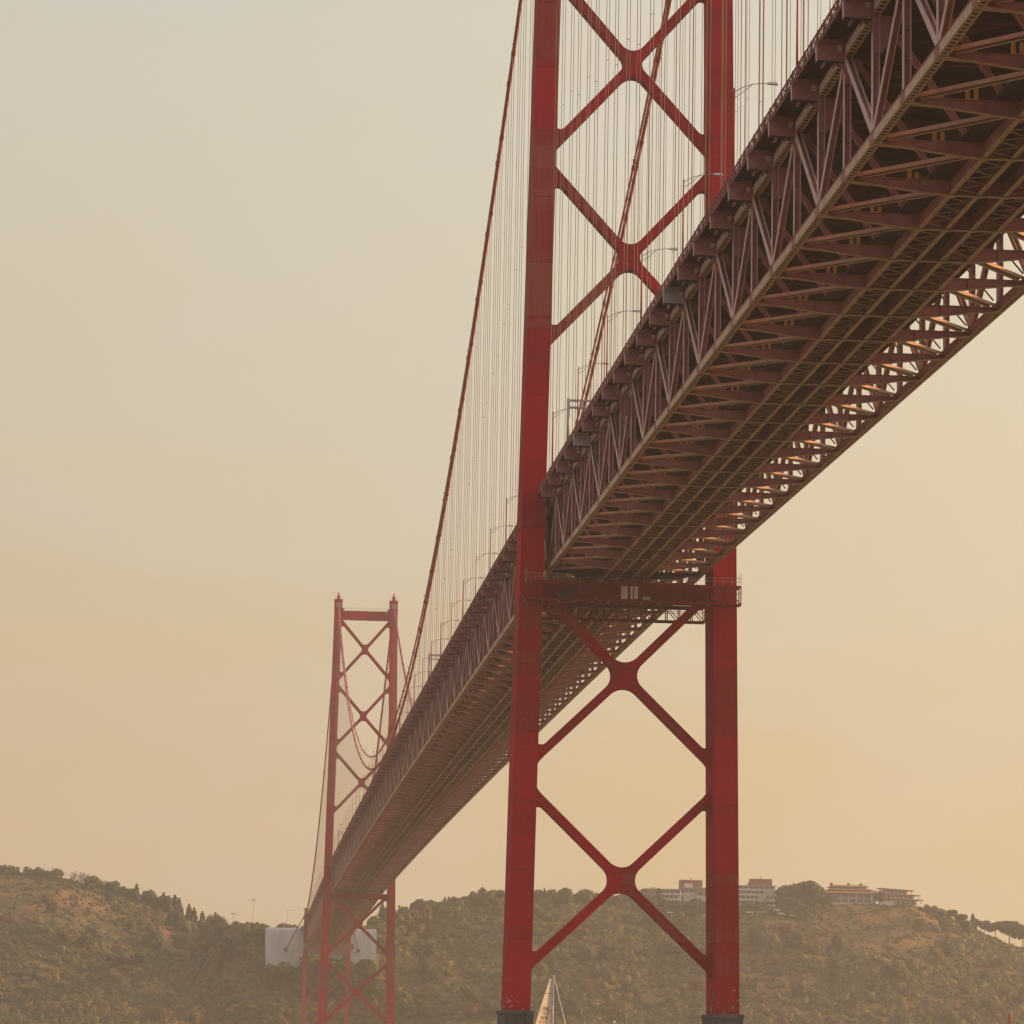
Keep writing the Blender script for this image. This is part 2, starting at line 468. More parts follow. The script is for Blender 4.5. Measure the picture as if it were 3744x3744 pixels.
def upper_beam_mb(y):
    mb = MB(); z = zb(y)
    mb.box(-10.2, 10.2, y - 0.02, y + 0.02, z + 8.95, z + 10.38, 0)
    mb.box(-10.2, 10.2, y - 0.24, y + 0.24, z + 8.90, z + 8.95, 0)
    mb.box(-10.2, 10.2, y - 0.24, y + 0.24, z + 10.38, z + 10.43, 0)
    for x in range(-9, 10, 2):
        mb.box(x - 0.02, x + 0.02, y - 0.18, y + 0.18, z + 8.97, z + 10.36, 0)
    return mb


def bracket_mb(y, sx, top_node):
    """cantilever end of the upper floor beam with its gusset running down the post"""
    mb = MB(); z = zb(y)
    X = lambda a, c, t: (sx * a, y + t, z + c)
    mb.prism([(12.80, 8.86), (12.85, 10.12), (10.86, 10.12), (10.86, 8.80)], X, -0.34, -0.29, 0)
    mb.prism([(12.80, 8.86), (12.85, 10.12), (10.86, 10.12), (10.86, 8.80)], X, 0.29, 0.34, 0)
    mb.prism([(12.79, 8.90), (12.84, 10.10), (12.80, 10.10), (12.75, 8.90)], X, -0.288, 0.288, 1)
    mb.prism([(12.9, 10.121), (12.9, 10.42), (10.85, 10.50), (10.85, 10.121)], X, -0.40, 0.40, 0)
    mb.prism([(12.78, 8.74), (12.78, 8.855), (10.9, 8.79), (10.9, 8.675)], X, -0.40, 0.50, 4)  # bottom flange coloured dark as the bracket's underside shade
    mb.prism([(11.28, 9.50), (11.34, 9.98), (10.92, 9.98), (10.96, 9.62)], X, -0.46, -0.341, 3)
    # gusset
    if top_node:
        g = [(10.855, 9.6), (11.55, 8.72), (11.2, 8.70), (10.79, 7.9), (10.79, 7.2), (10.2, 7.2), (9.5, 8.3), (9.5, 9.1), (10.25, 9.1)]
    else:
        g = [(10.855, 9.6), (11.5, 8.72), (11.2, 8.70), (10.79, 7.7), (10.79, 6.4), (10.15, 6.4), (8.9, 8.3), (8.9, 9.1), (10.25, 9.1)]
    mb.prism(g, X, -0.285, -0.235, 2)
    # pipes slung below
    for a, r in ((12.3, 0.11), (11.5, 0.10)):
        mb.tube([X(a, 8.55, -0.5), X(a, 8.55, 0.5)], r, 8, 0)
    return mb


def bracket_post_mb(y, sx):
    mb = MB(); z = zb(y)
    mb.box(sx * 11.75 - 0.25, sx * 11.75 + 0.25, y - 0.35, y + 0.35, z + 10.5, z + 12.3)
    return mb


def deck_slab_mb(nodes, dense):
    mb = MB()
    for a, b in zip(nodes[:-1], nodes[1:]):
        seg(mb, -12.45, 12.45, a, b, 10.64, 10.80, 0)
        for x in (-11.7, -9.2, -6.9, -4.6, -2.3, 0, 2.3, 4.6, 6.9, 9.2, 11.7):
            seg(mb, x - 0.03, x + 0.03, a, b, 10.47, 10.64, 0)
            seg(mb, x - 0.14, x + 0.14, a, b, 10.435, 10.468, 0)
        if dense:
            for k in range(1, 4):
                c = a + (b - a) * k / 4
                seg(mb, -9.9, 9.9, c - 0.07, c + 0.07, 10.1, 10.432, 0)
    return mb


def railing_mb(nodes, sx, cells, wd=0.13):
    mb = MB(); x = sx * 12.70
    for a, b in zip(nodes[:-1], nodes[1:]):
        for zz, w in ((11.02, 0.11), (10.04, 0.10)):
            mb.beam((x, a, zb(a) + zz), (x, b, zb(b) + zz), 0.09, w, (1, 0, 0), 0)
        for k in range(cells):
            y0 = a + (b - a) * k / cells; y1 = a + (b - a) * (k + 1) / cells
            za, zc = zb(y0), zb(y1)
            for (p, q) in ((10.04, 10.53), (10.53, 11.02)):
                mb.beam((x, y0, za + p), (x, y1, zc + q), 0.05, wd, (1, 0, 0), 0)
                mb.beam((x - 0.001, y0, za + q), (x - 0.001, y1, zc + p), 0.05, wd, (1, 0, 0), 0)
        for k in range(4):
            c = a + (b - a) * k / 4
            mb.box(x - 0.07, x + 0.07, c - 0.07, c + 0.07, zb(c) + 9.9, zb(c) + 11.15, 0)
    return mb


def stringer_mb(nodes, x):
    mb = MB()
    for a, b in zip(nodes[:-1], nodes[1:]):
        seg(mb, x - 0.02, x + 0.02, a, b, -0.60, 0.42, 0)
        seg(mb, x - 0.19, x + 0.19, a + 0.02, b - 0.02, -0.66, -0.60, 1)
        # splice tabs at the joint
        seg(mb, x - 0.3, x + 0.3, a - 0.3, a + 0.3, -0.79, -0.745, 1)
    return mb


def lacing_mb(nodes, x0, x1, n):
    mb = MB()
    for a, b in zip(nodes[:-1], nodes[1:]):
        for k in range(n):
            y0 = a + (b - a) * k / n; y1 = a + (b - a) * (k + 0.5) / n; y2 = a + (b - a) * (k + 1) / n
            mb.beam((x0, y0, zb(y0) - 0.5), (x1, y1, zb(y1) - 0.5), 0.09, 0.05, (0, 1, 0), 0)
            mb.beam((x1, y1, zb(y1) - 0.501), (x0, y2, zb(y2) - 0.501), 0.09, 0.05, (0, 1, 0), 0)
    return mb


def rail_bed_mb(nodes):
    mb = MB()
    for a, b in zip(nodes[:-1], nodes[1:]):
        seg(mb, -4.7, 4.7, a, b, 0.46, 0.62, 0)
        for x in (-2.95, -1.45, 1.45, 2.95):
            seg(mb, x - 0.04, x + 0.04, a, b, 0.62, 0.80, 1)
    return mb


def top_lateral_mb(nodes):
    mb = MB()
    for i, (a, b) in enumerate(zip(nodes[:-1], nodes[1:])):
        for s in (-1, 1):
            p, q = (a, b) if i % 2 else (b, a)
            mb.beam((s * 10.1, p, zb(p) + 9.3), (0, q, zb(q) + 9.3 + 0.003 * s), 0.28, 0.2, (0, 0, 1), 0)
    return mb


TR3 = [M['truss'], M['flange'], M['dark']]
CAP = 100


def emit(name, mbs, mats, root, cap=CAP):
    """nearest first: 'cap' separate parts, the rest one merged part"""
    for mb in mbs[:cap]:
        mb.build(name, mats, root)
    if len(mbs) > cap:
        big = MB()
        for mb in mbs[cap:]: big.extend(mb)
        o = big.build(name, mats, root)
        o['kind'] = 'stuff'


def build_span(label, ks, detail):
    """ks: node numbers, nearest first"""
    root = thing('bridge_span', label, 'bridge span', 'spans of the suspension bridge', (0, ks[0] * PNL, zb(ks[0] * PNL)))
    ys = [k * PNL for k in ks]
    inner = [k for k in ks if k not in (0, 88)]
    for sx in (-1, 1):
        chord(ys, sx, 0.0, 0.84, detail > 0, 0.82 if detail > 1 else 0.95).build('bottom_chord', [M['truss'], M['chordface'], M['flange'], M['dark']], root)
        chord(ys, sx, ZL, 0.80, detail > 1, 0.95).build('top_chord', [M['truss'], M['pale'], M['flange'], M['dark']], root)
        railing_mb(ys, sx, 9, 0.12 if detail > 1 else 0.10).build('railing', M['rail'], root)
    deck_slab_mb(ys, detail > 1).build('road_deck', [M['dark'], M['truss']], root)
    for x in (-2.97, -0.97, 0.97, 2.97):
        stringer_mb(ys, x).build('rail_stringer', [M['truss'], M['flange']], root)
    for s in (-1, 1):
        lacing_mb(ys, s * 0.97, s * 2.97, 4).build('track_lacing', M['flange'], root)
    rail_bed_mb(ys).build('rail_bed', [M['dark'], M['truss']], root)
    top_lateral_mb(ys).build('top_bracing', M['deckshade'], root)
    if detail > 1:
        for k in ks[:-1]:
            y = k * PNL; z = zb(y); pm = MB()
            e = 0.35 * math.sin(k * 2.3)
            for x, hh in ((-6.3 + e, 1.25), (-5.75 + e, 1.05 + 0.2 * math.sin(k))):
                pm.box(x - 0.13, x + 0.13, y - 0.1, y + 0.1, z + 0.402, z + hh)
            pm.box(-6.4 + e, -5.65 + e, y - 0.05, y + 0.05, z + 0.402, z + 0.5)
            pm.build('sunlit_plate', M['yellow'], root)  # low sun on these plates is painted in as ochre
    verts = []; diags = []; beams = []; struts = []; sways = []; uppers = []; bracks = []
    for k in ks:
        y = k * PNL
        beams.append(floor_beam_mb(y)); uppers.append(upper_beam_mb(y))
        for sx in (-1, 1):
            verts.append(vertical_mb(y, sx)); sways.append(sway_mb(y, sx))
            if k in inner:
                bracks.append((k, sx, bracket_mb(y, sx, k % 2 == 1)))
    for a, b in zip(ks[:-1], ks[1:]):
        for sx in (-1, 1):
            lo, hi = (b, a) if a % 2 else (a, b)      # V feet on even nodes
            diags.append(diagonal_mb(lo * PNL, hi * PNL, sx))
            far, near = max(a, b), min(a, b)
            if 0 <= min(a, b) < 44: far, near = near, far        # the lateral system turns round at the tower and at midspan
            if min(a, b) >= 88: far, near = near, far
            struts.append(strut_mb(far * PNL, near * PNL, sx))
    cap = CAP if detail else 0
    emit('vertical', verts, [M['faded'], M['truss']], root, cap)
    emit('diagonal', diags, [M['faded'], M['truss']], root, cap)
    emit('floor_beam', beams, [M['truss'], M['flange']], root, cap)
    emit('lateral_strut', struts, [M['faded'], M['flange'], M['dark'], M['strut'] if detail > 1 else M['strutred']], root, cap)
    emit('sway_brace', sways, [M['truss'], M['faded']], root, cap)
    emit('road_beam', uppers, [M['deckshade']], root, cap)
    cnt = 0
    rest = MB()
    for k, sx, mb in bracks:
        if cnt < cap:
            grey = sx < 0 and k in (-13, -5)
            o = mb.build('deck_bracket', [M['primer'] if grey else M['truss'], M['faded'], M['truss'], M['pale'], M['dark']], root)
            if grey: o['label'] = 'pale grey primed bracket' if k == -13 else 'pale grey primed bracket next to the sign gantry'
            cnt += 1
        else:
            rest.extend(mb)
    if rest.v:
        rest.build('deck_bracket', [M['truss'], M['faded'], M['truss'], M['pale'], M['dark']], root)['kind'] = 'stuff'
    return root


build_span('near side span of the truss bridge, overhead at upper right before the near tower', list(range(-30, 1)), 2)
build_span('long main span of the truss bridge hanging between the near tower and the far tower', list(range(0, 89)), 1)
build_span('far side span of the truss bridge between the far tower and the white anchorage blocks', list(range(88, 131)), 0)


# steel bulkheads standing crosswise inside the truss
def bulkhead(label, u0, u1, v0, v1):
    d = _f + _r * (u0 - 1872) / FPX + _u * (1872 - v0) / FPX
    y = CAM[1] + d[1] * (-11.35 - CAM[0]) / d[0]
    a = at_y(u0, v1, y); b = at_y(u1, v0, y)
    t = thing('steel_bulkhead', label, 'steel panel', None, (a[0], y, a[2]))
    mb = MB(); mb.box(a[0], b[0], y, y + 0.5, a[2], b[2]); mb.build('panel', M['truss'], t)
    m2 = MB()
    for k in range(6):
        x = a[0] + (b[0] - a[0]) * k / 5
        m2.box(x - 0.05, x + 0.05, y - 0.09, y - 0.002, a[2] + 0.01, b[2] - 0.01)
    m2.box(a[0] - .1, b[0] + .1, y - 0.14, y + 0.55, b[2], b[2] + 0.1); m2.box(a[0] - .1, b[0] + .1, y - 0.14, y + 0.55, a[2] - 0.1, a[2])
    m2.build('stiffener_frame', M['truss'], t)


bulkhead('mauve ribbed steel panel standing crosswise inside the truss just before the near tower', 2290, 2436, 1459, 1513)
bulkhead('small mauve ribbed steel panel standing crosswise inside the truss beyond the near tower', 1755, 1797, 2298, 2334)


# ------------------------------------------------------------------ towers
def hs(z): return 14.305 - 0.0141 * z


LW = 3.08


def leg_depth(z): return 10.7 - 0.0215 * z


XC = [170.13, 141.98, 114.1, 55.17, 27.1]
XN = {170.13: (184.0, 156.05), 141.98: (156.05, 128.04), 114.1: (128.04, 100.0), 55.17: (69.3, 41.1), 27.1: (41.1, 13.0)}


def brace_poly(zc):
    zt, zn = XN[zc]
    wa = 1.22
    RB, RN, RS = (2.3, 1.95, 1.55) if zc > 70 else (3.8, 2.4, 2.1)
    def arm(ztgt, up):
        xi = hs(ztgt) - LW / 2
        tx, tz = xi + 0.4 * RB, ztgt - 0.85 * up
        d = Vector((tx, tz - zc)).normalized()
        nrm = Vector((-d.y, d.x))           # left normal (up side for up arm)
        return xi, d, nrm
    def leg_hit(d, nrm, off, xi_at):
        # point on the line (0,zc)+nrm*off + d*t where x = xi(z)
        p = Vector((0, zc)) + nrm * off
        t = 12.0
        for _ in range(8):
            q = p + d * t
            t += ((hs(q.y) - LW / 2) - q.x) / d.x
        return p + d * t
    xu, du, nu = arm(zt, 1)
    xd, dd, nd = arm(zn, -1)
    Au = leg_hit(du, nu, wa / 2, xu); Al = leg_hit(du, nu, -wa / 2, xu)
    Bu = leg_hit(dd, nd, wa / 2, xd); Bl = leg_hit(dd, nd, -wa / 2, xd)
    f = lambda z: hs(z) - LW / 2
    # notch points
    ku = (wa / 2) / du.x          # height of the top notch over the centre
    kd = (wa / 2) / dd.x
    # right notch: intersection of lower edge of up arm and upper edge of down arm
    p = Vector((0, zc)) - nu * wa / 2; q = Vector((0, zc)) + nd * wa / 2
    den = du.x * dd.y - du.y * dd.x
    t = ((q.x - p.x) * dd.y - (q.y - p.y) * dd.x) / den
    R = p + du * t
    right = [(Au.x, Au.y, RB), (f(zt), zt, 0), (f(zt) + 0.6, zt, 0), (f(Al.y - 2.4) + 0.6, Al.y - 2.4, 0), (f(Al.y - 2.4), Al.y - 2.4, 0), (Al.x, Al.y, 0.8),
             (R.x, R.y, RS),
             (Bu.x, Bu.y, 0.8), (f(Bu.y + 2.4), Bu.y + 2.4, 0), (f(Bu.y + 2.4) + 0.6, Bu.y + 2.4, 0), (f(zn) + 0.6, zn + 0.005, 0), (f(zn), zn + 0.005, 0), (Bl.x, Bl.y, RB)]
    left = [(-a, b, r) for a, b, r in reversed(right)]
    poly = [(0, zc + ku, RN)] + right + [(0, zc - kd, RN)] + left
    return fillet(poly)


def build_tower(label, Y, foot):
    t = thing('bridge_tower', label, 'bridge tower', 'towers of the suspension bridge', (0, Y, foot))
    for s in (-1, 1):
        mb = MB()
        zs = [foot, 40, 70, 100, 130, 160, 186.8]
        for a, b in zip(zs[:-1], zs[1:]):
            q = []
            for z in (a, b):
                c = s * hs(z); d = leg_depth(z) / 2; w = LW / 2
                q += [(c - w, Y - d, z), (c + w, Y - d, z), (c + w, Y + d, z), (c - w, Y + d, z)]
            mb.hexa(q, 0)
        # corner plates proud of the faces
        for a, b in zip(zs[:-1], zs[1:]):
            for ex in (-1, 1):
                q = []
                for z in (a, b):
                    c = s * hs(z) + ex * (LW / 2 - 0.02); d = leg_depth(z) / 2
                    q += [(c - 0.09, Y - d - 0.06, z), (c + 0.09, Y - d - 0.06, z), (c + 0.09, Y - d + 0.05, z), (c - 0.09, Y - d + 0.05, z)]
                mb.hexa(q, 0)
        leg = mb.build('leg', M['tower'], t)
        # saddle house on the leg top
        c = s * hs(188.5); d = leg_depth(187) / 2
        sd = MB()
        sd.box(c - 1.62, c + 1.62, Y - d * 0.9, Y + d * 0.9, 186.8, 190.6)
        sd.box(c - 1.78, c + 1.78, Y - d * 0.95, Y + d * 0.95, 190.6, 190.85)
        sd.box(c - 0.55, c + 0.55, Y - d * 0.92, Y + d * 0.92, 190.85, 192.0)
        hd = sd.build('saddle_house', M['tower'], t)
        pn = MB()
        pn.box(c - 0.95, c + 0.95, Y - d * 0.9 - 0.05, Y - d * 0.9, 187.4, 189.4)
        pn.build('hatch', M['galv'], hd)
        fn = MB()
        fn.tube([(c, Y, 192.0), (c, Y, 192.7), (c, Y, 193.6), (c, Y, 194.6)], [0.5, 0.45, 0.32, 0.04], 8)
        fn.box(c - 0.85, c + 0.85, Y - 0.85, Y + 0.85, 192.45, 192.58)
        fn.build('beacon', M['tower'], t)
        rl = MB()
        for dx in (-1.7, -0.85, 0.85, 1.7):
            rl.box(c + dx - 0.03, c + dx + 0.03, Y - d * 0.95, Y - d * 0.95 + 0.06, 190.85, 192.0)
        rl.box(c - 1.7, c + 1.7, Y - d * 0.95 + 0.01, Y - d * 0.95 + 0.05, 191.85, 191.92)
        # ladder rungs on the inner side, antennas
        xi = c - s * 1.64
        for k in range(5):
            rl.box(min(xi, xi - s * 1.0), max(xi, xi - s * 1.0), Y - 0.04, Y + 0.04, 188.6 + k * 0.75, 188.66 + k * 0.75)
        rl.box(c + s * 1.6 - 0.03, c + s * 1.6 + 0.03, Y, Y + 0.06, 190.85, 194.0)
        rl.build('top_railing', M['galv'], t)
        gl = MB()
        gl.hexa([(xi, Y - 2, 186.4), (xi - s * 0.2, Y - 2, 186.4), (xi - s * 0.2, Y + 2, 186.4), (xi, Y + 2, 186.4), (xi, Y - 2, 187.2), (xi - s * 1.0, Y - 2, 187.2), (xi - s * 1.0, Y + 2, 187.2), (xi, Y + 2, 187.2)])
        gl.build('top_landing', M['tower'], t)
    for zc in XC:
        mb = MB()
        mb.prism(brace_poly(zc), lambda a, c, tt: (a, Y + tt, c), -1.05, 1.05)
        mb.build('cross_brace', M['tower'], t)
    mb = MB()
    e = hs(184.5) - LW / 2 + 0.4
    mb.box(-e, e, Y - 1.35, Y + 1.35, 182.55, 186.3)
    ts = mb.build('top_strut', M['tower'], t)
    mb = MB()
    for k in range(11):
        x = -e + 0.6 + (2 * e - 1.2) * k / 10
        mb.box(x - 0.04, x + 0.04, Y - 1.3, Y - 1.22, 186.3, 187.6)
    for z in (186.95, 187.55):
        mb.box(-e, e, Y - 1.29, Y - 1.23, z, z + 0.06)
    mb.build('walkway_rail', M['galv'], ts)
    mb = MB()
    e = hs(67) - LW / 2 + 0.4
    mb.box(-e, e, Y - 1.7, Y + 1.7, zb(Y) - 3.6, zb(Y) - 1.45)
    mb.build('deck_strut', M['gantry'] if Y < 1 else M['tower'], t)
    return t


near_tower = build_tower('tall red cross-braced steel tower in the foreground, its top cut off by the frame', 0, 9.15)
far_tower = build_tower('distant red cross-braced tower with its whole top visible, standing by the hill', SPAN, 9.15)


def pier(label, x, Y, group):
    t = thing('tower_pier', label, 'concrete pier', group, (x, Y, -1.5))
    mb = MB()
    mb.box(x - 1.95, x + 1.95, Y - 6.3, Y + 6.3, -1.5, 8.7)
    n = 14
    for k in range(n + 1):
        a = x - 1.9 + 3.8 * k / n
        mb.box(a - 0.06, a + 0.06, Y - 6.38, Y - 6.3, -1.5, 8.55)
    mb.build('shaft', M['pier'], t)
    m2 = MB(); m2.box(x - 2.1, x + 2.1, Y - 6.5, Y + 6.5, 8.7, 9.2)
    m2.build('cap', M['pier'], t)


for Y, nm in ((0, 'near'), (SPAN, 'far')):
    for s, sd in ((-1, 'left'), (1, 'right')):
        pier(f'dark ribbed concrete pier under the {sd} leg of the {nm} tower', s * hs(9), Y, 'concrete piers under the tower legs')


# travelling maintenance gantries under the deck at the near tower
def gantry(label, x0, x1, y0, y1, z0, z1, board=False):
    t = thing('maintenance_gantry', label, 'gantry', 'maintenance gantries at the near tower', ((x0 + x1) / 2, (y0 + y1) / 2, z0))
    mb = MB(); n = 13
    for y in (y0, y1):
        mb.beam((x0, y, z0), (x1, y, z0), 0.16, 0.2, (0, 1, 0)); mb.beam((x0, y, z1), (x1, y, z1), 0.2, 0.34, (0, 1, 0))
        mb.beam((x0, y, (z0 + z1) / 2 + .35), (x1, y, (z0 + z1) / 2 + .35), 0.06, 0.07, (0, 1, 0))
        for k in range(n + 1):
            x = x0 + (x1 - x0) * k / n
            mb.box(x - 0.07, x + 0.07, y - 0.06, y + 0.06, z0, z1)
            if k < n:
                xx = x0 + (x1 - x0) * (k + 1) / n
                a, b = (z0, z1) if k % 2 else (z1, z0)
                mb.beam((x, y, a), (xx, y, b), 0.1, 0.12, (0, 1, 0))
    for k in range(n):
        x = x0 + (x1 - x0) * k / n; xx = x0 + (x1 - x0) * (k + 1) / n
        mb.beam((x, y0, z0 + .02), (xx, y1, z0 + .02), 0.07, 0.07, (0, 0, 1))
    mb.build('truss_frame', M['gantry'], t)
    cb = MB()
    for k in range(n + 1):
        x = x0 + (x1 - x0) * k / n
        cb.box(x - 0.09, x + 0.09, y0 + 0.05, y1 - 0.05, z0 - 0.14, z0 - 0.05)
    cb.build('cross_bearer', M['galv'], t)
    fl = MB(); fl.box(x0 + .1, x1 - .1, y0 + 0.7, y1 - 0.1, z0 + 0.06, z0 + 0.12); fl.build('floor_grating', M['dark'], t)
    rl = MB()
    for k in range(25):
        x = x0 + (x1 - x0) * k / 24
        rl.box(x - 0.025, x + 0.025, y0 - .02, y0 + .03, z1 + 0.1, z1 + 1.2)
    for z in (0.7, 1.17):
        rl.box(x0, x1, y0 - .01, y0 + .02, z1 + z, z1 + z + .05)
    for xe in (x0, x1):
        for yy in (y0, y1):
            rl.box(xe - 0.03, xe + 0.03, yy - 0.03, yy + 0.03, z0, z1 + 1.9)
    rl.build('guard_rail', M['galv'], t)
    if board:
        bd = MB()
        for a, b in ((-1.35, -0.45), (-0.1, 0.25), (0.4, 0.95)):
            bd.box(a, b, y0 - 0.12, y0 - 0.08, z0 + 0.35, z1 - 0.3)
        bd.build('pale_panel', M['plaster'], t)
        yb_ = MB()
        yb_.box(-10.0, -8.5, y0 + 0.4, y0 + 1.3, z0 + 0.2, z0 + 1.3); yb_.box(-8.6, -7.2, y0 + 0.3, y0 + 1.2, z0 + 0.5, z1 - 0.3)
        yb_.build('machine', M['dark'], t)
        gb = MB(); gb.box(1.6, 2.6, y0 - .12, y0 - .08, z0 + 0.25, z0 + 0.75); gb.build('notice_plate', M['galv'], t)


gantry('red lattice maintenance gantry across the front of the near tower under the deck', -14.3, 15.1, -7.9, -5.9, 64.6, 67.0, True)
gantry('darker lattice maintenance gantry hanging behind the near tower braces', -10.9, 12.1, 7.0, 9.0, 63.9, 65.9)


# ------------------------------------------------------------------ cables and hangers
def cable(label, sx, fn, r, parity, xoff):
    x = sx * (11.75 + xoff)
    t = thing('suspension_cable', label, 'suspension cable', 'main cables of the suspension bridge', (x, 0, fn(0)))
    mb = MB()
    ys = list(np.linspace(-345, 0, 40)) + list(np.linspace(0, SPAN, 121))[1:] + list(np.linspace(SPAN, 1485, 50))[1:]
    mb.tube([(x, y, fn(y)) for y in ys], r, 10)
    mb.build('cable_rope', M['cable'], t)
    bands = MB()
    for k in range(-30, 129):
        y = k * PNL
        if k in (0, 88) or (k + parity) % 2: continue
        z = fn(y); lo = zb(y) + 10.5
        if z - lo < 1.0: continue
        dz = fn(y + 1) - fn(y - 1)
        d = Vector((0, 2, dz)).normalized() * 0.6
        bands.tube([Vector((x, y, z)) - d, Vector((x, y, z)) + d], r + 0.09, 10)
        if k % 3 == 0:
            posts = MB()
            posts.box(x - 0.04, x + 0.04, y - 0.04, y + 0.04, z + r * .8, z + r + 1.2)
            posts.box(x - 0.3, x + 0.3, y - 0.05, y + 0.05, z + r + 1.19, z + r + 1.3)
            posts.build('handrail_post', M['cable'], t)
        hb = MB()
        for ex in (-0.15, 0.15):
            hb.tube([(x + ex, y - 0.22 * (1 if ex > 0 else -1), lo), (x + ex, y - 0.22 * (1 if ex > 0 else -1), z)], 0.040 if k < 30 else 0.033 if k < 55 else 0.022, 5, 0, False)
        if z - lo > 25:
            q = lo + (z - lo) * 0.5
            hb.beam((x - 0.15, y + 0.22, q), (x + 0.15, y - 0.22, q), 0.05, 0.05, (0, 0, 1))
        hb.box(x - 0.2, x + 0.2, y - 0.28, y + 0.28, lo, lo + 1.1, 1)
        hb.build('hanger', [M['rope'], M['red']], t)
    bands.build('cable_band', M['red'], t)
    if parity == 0:    # tie down from the anchor pier to the anchorage face
        e = (-21.7, 1544.6, 58.3) if sx < 0 else (19.2, 1544.6, 58.4)
        a = MB(); a.tube([(x, 1485, fn(1485)), e], 0.3, 8); tie = a.build('anchor_rope', M['cable'], t)
        b = MB(); b.tube([Vector(e) + Vector((0, -0.9, 0.3)), Vector(e) + Vector((0, 0.3, 0))], [0.9, 0.9], 10); b.build('anchor_socket', M['dark'], tie)


cable('lower thick red main cable on the left side of the bridge, sagging nearest the deck', -1, zc_main, 0.30, 0, 0.0)
cable('upper thinner red cable just above the left main cable', -1, zc_second, 0.20, 1, -0.12)
cable('lower thick red main cable on the right side, seen through the near tower', 1, zc_main, 0.30, 0, 0.0)
cable('upper thinner red cable just above the right main cable, seen through the tower', 1, zc_second, 0.20, 1, -0.12)


# ------------------------------------------------------------------ lamps and sign gantries on the deck
def make_lamp():
    t = thing('street_lamp', 'lamp', 'street lamp', 'street lamps on the bridge deck')
    mb = MB(); mb.tube([(0, 0, 0), (0, 0, 8.6)], [0.11, 0.065], 6); mb.box(-0.2, 0.2, -0.2, 0.2, -0.15, 0.5)
    mb.build('pole', M['cable'], t)
    a = MB()
    up = [(0, 0, 8.25), (0.8, 0, 8.72), (1.6, 0, 9.0), (2.5, 0, 9.12), (3.0, 0, 9.12)]
    a.tube(up, 0.035, 5)
    a.tube([(0, 0, 7.7), (0.8, 0, 8.3), (1.6, 0, 8.99)], 0.03, 5)
    a.build('arm', M['rope'], t)
    h = MB()
    h.hexa([(2.85, -.17, 9.05), (3.75, -.2, 9.0), (3.75, .2, 9.0), (2.85, .17, 9.05), (2.9, -.12, 9.22), (3.6, -.16, 9.24), (3.6, .16, 9.24), (2.9, .12, 9.22)])
    h.build('lamp_head', M['lamp'], t)
    return t


ORD = ['first', 'second', 'third', 'fourth', 'fifth', 'sixth', 'seventh', 'eighth', 'ninth', 'tenth', 'eleventh', 'twelfth', 'thirteenth', 'fourteenth', 'fifteenth',
       'sixteenth', 'seventeenth', 'eighteenth', 'nineteenth', 'twentieth', 'twenty-first', 'twenty-second', 'twenty-third', 'twenty-fourth', 'twenty-fifth', 'twenty-sixth', 'twenty-seventh']
proto = make_lamp()
used = False
near_k = [-2, -5, -8, -11, -14, -17, -20, -23]
far_k = [5, 8, 11, 14, 17, 20, 23, 26, 29, 32, 35, 38, 41, 44, 47, 50, 53, 56, 59, 62, 65, 68, 71, 74, 77, 80, 83]
side_k = [92, 96, 100, 104, 108, 112, 116, 120]
for ks, txt in ((near_k, 'street lamp on the near side span, {} one before the near tower'),
                (far_k, 'street lamp on the main span, {} one beyond the near tower'),
                (side_k, 'small far street lamp on the deck, {} one beyond the far tower')):
    for i, k in enumerate(ks):
        o = copy_tree(proto) if used else proto
        used = True
        y = k * PNL + 0.6
        o.location = (-12.3, y, zb(y) + 10.25)
        o['label'] = txt.format(ORD[i])


def sign_gantry(label, y, xr):
    z = zb(y) + 10.3
    t = thing('sign_gantry', label, 'sign gantry', 'overhead sign gantries on the deck', (-12.4, y, z))
    for x in (-12.45, xr):
        mb = MB(); mb.tube([(x, y, z), (x, y, z + 6.4)], 0.2, 10); mb.build('post', M['galv'], t)
    g = MB()
    for zz in (5.25, 6.15):
        g.box(-12.25, xr - 0.2, y - 0.13, y + 0.13, z + zz - 0.12, z + zz + 0.12)
    for k in range(8):
        x0 = -12.2 + (xr + 12) * k / 8; x1 = -12.2 + (xr + 12) * (k + 1) / 8
        g.beam((x0, y, z + 6.1), (x1, y, z + 5.3), 0.05, 0.05, (0, 1, 0))
    g.build('boom', M['galv'], t)


sign_gantry('grey sign gantry spanning the deck just before the near tower', -4 * PNL, 12.45)
sign_gantry('grey sign gantry spanning the deck in the middle of the main span', 23.5 * PNL, 12.45)
sign_gantry('distant grey sign gantry spanning the deck just before the far tower', 78 * PNL, 12.45)


# ------------------------------------------------------------------ anchor pier and anchorage
AY = 1490.0
t = thing('anchor_pier', 'slender pale red braced pier between the far tower legs, in front of the white anchorage', 'bridge pier', None, (0, AY, 5))
for s in (-1, 1):
    mb = MB(); mb.box(s * 11.8 - 1.1, s * 11.8 + 1.1, AY - 1.6, AY + 1.6, 2, 76.0)
    mb.build('leg', M['tower'], t)
    mb = MB(); mb.box(s * 11.75 - 1.0, s * 11.75 + 1.0, AY - 7, AY + 1, 76.0, 79.2); mb.box(s * 11.75 - 1.5, s * 11.75 + 1.5, AY - 6, AY, 79.2, 79.5)
    mb.build('saddle', M['tower'], t)
for za, zc_ in ((30.5, 46.5), (14.5, 30.5)):
    for s in (-1, 1):
        mb = MB(); mb.beam((s * 11.0, AY + 0.4 * s, za), (-s * 11.0, AY + 0.4 * s, zc_), 0.7, 0.7, (0, 1, 0)); mb.build('cross_brace', M['tower'], t)
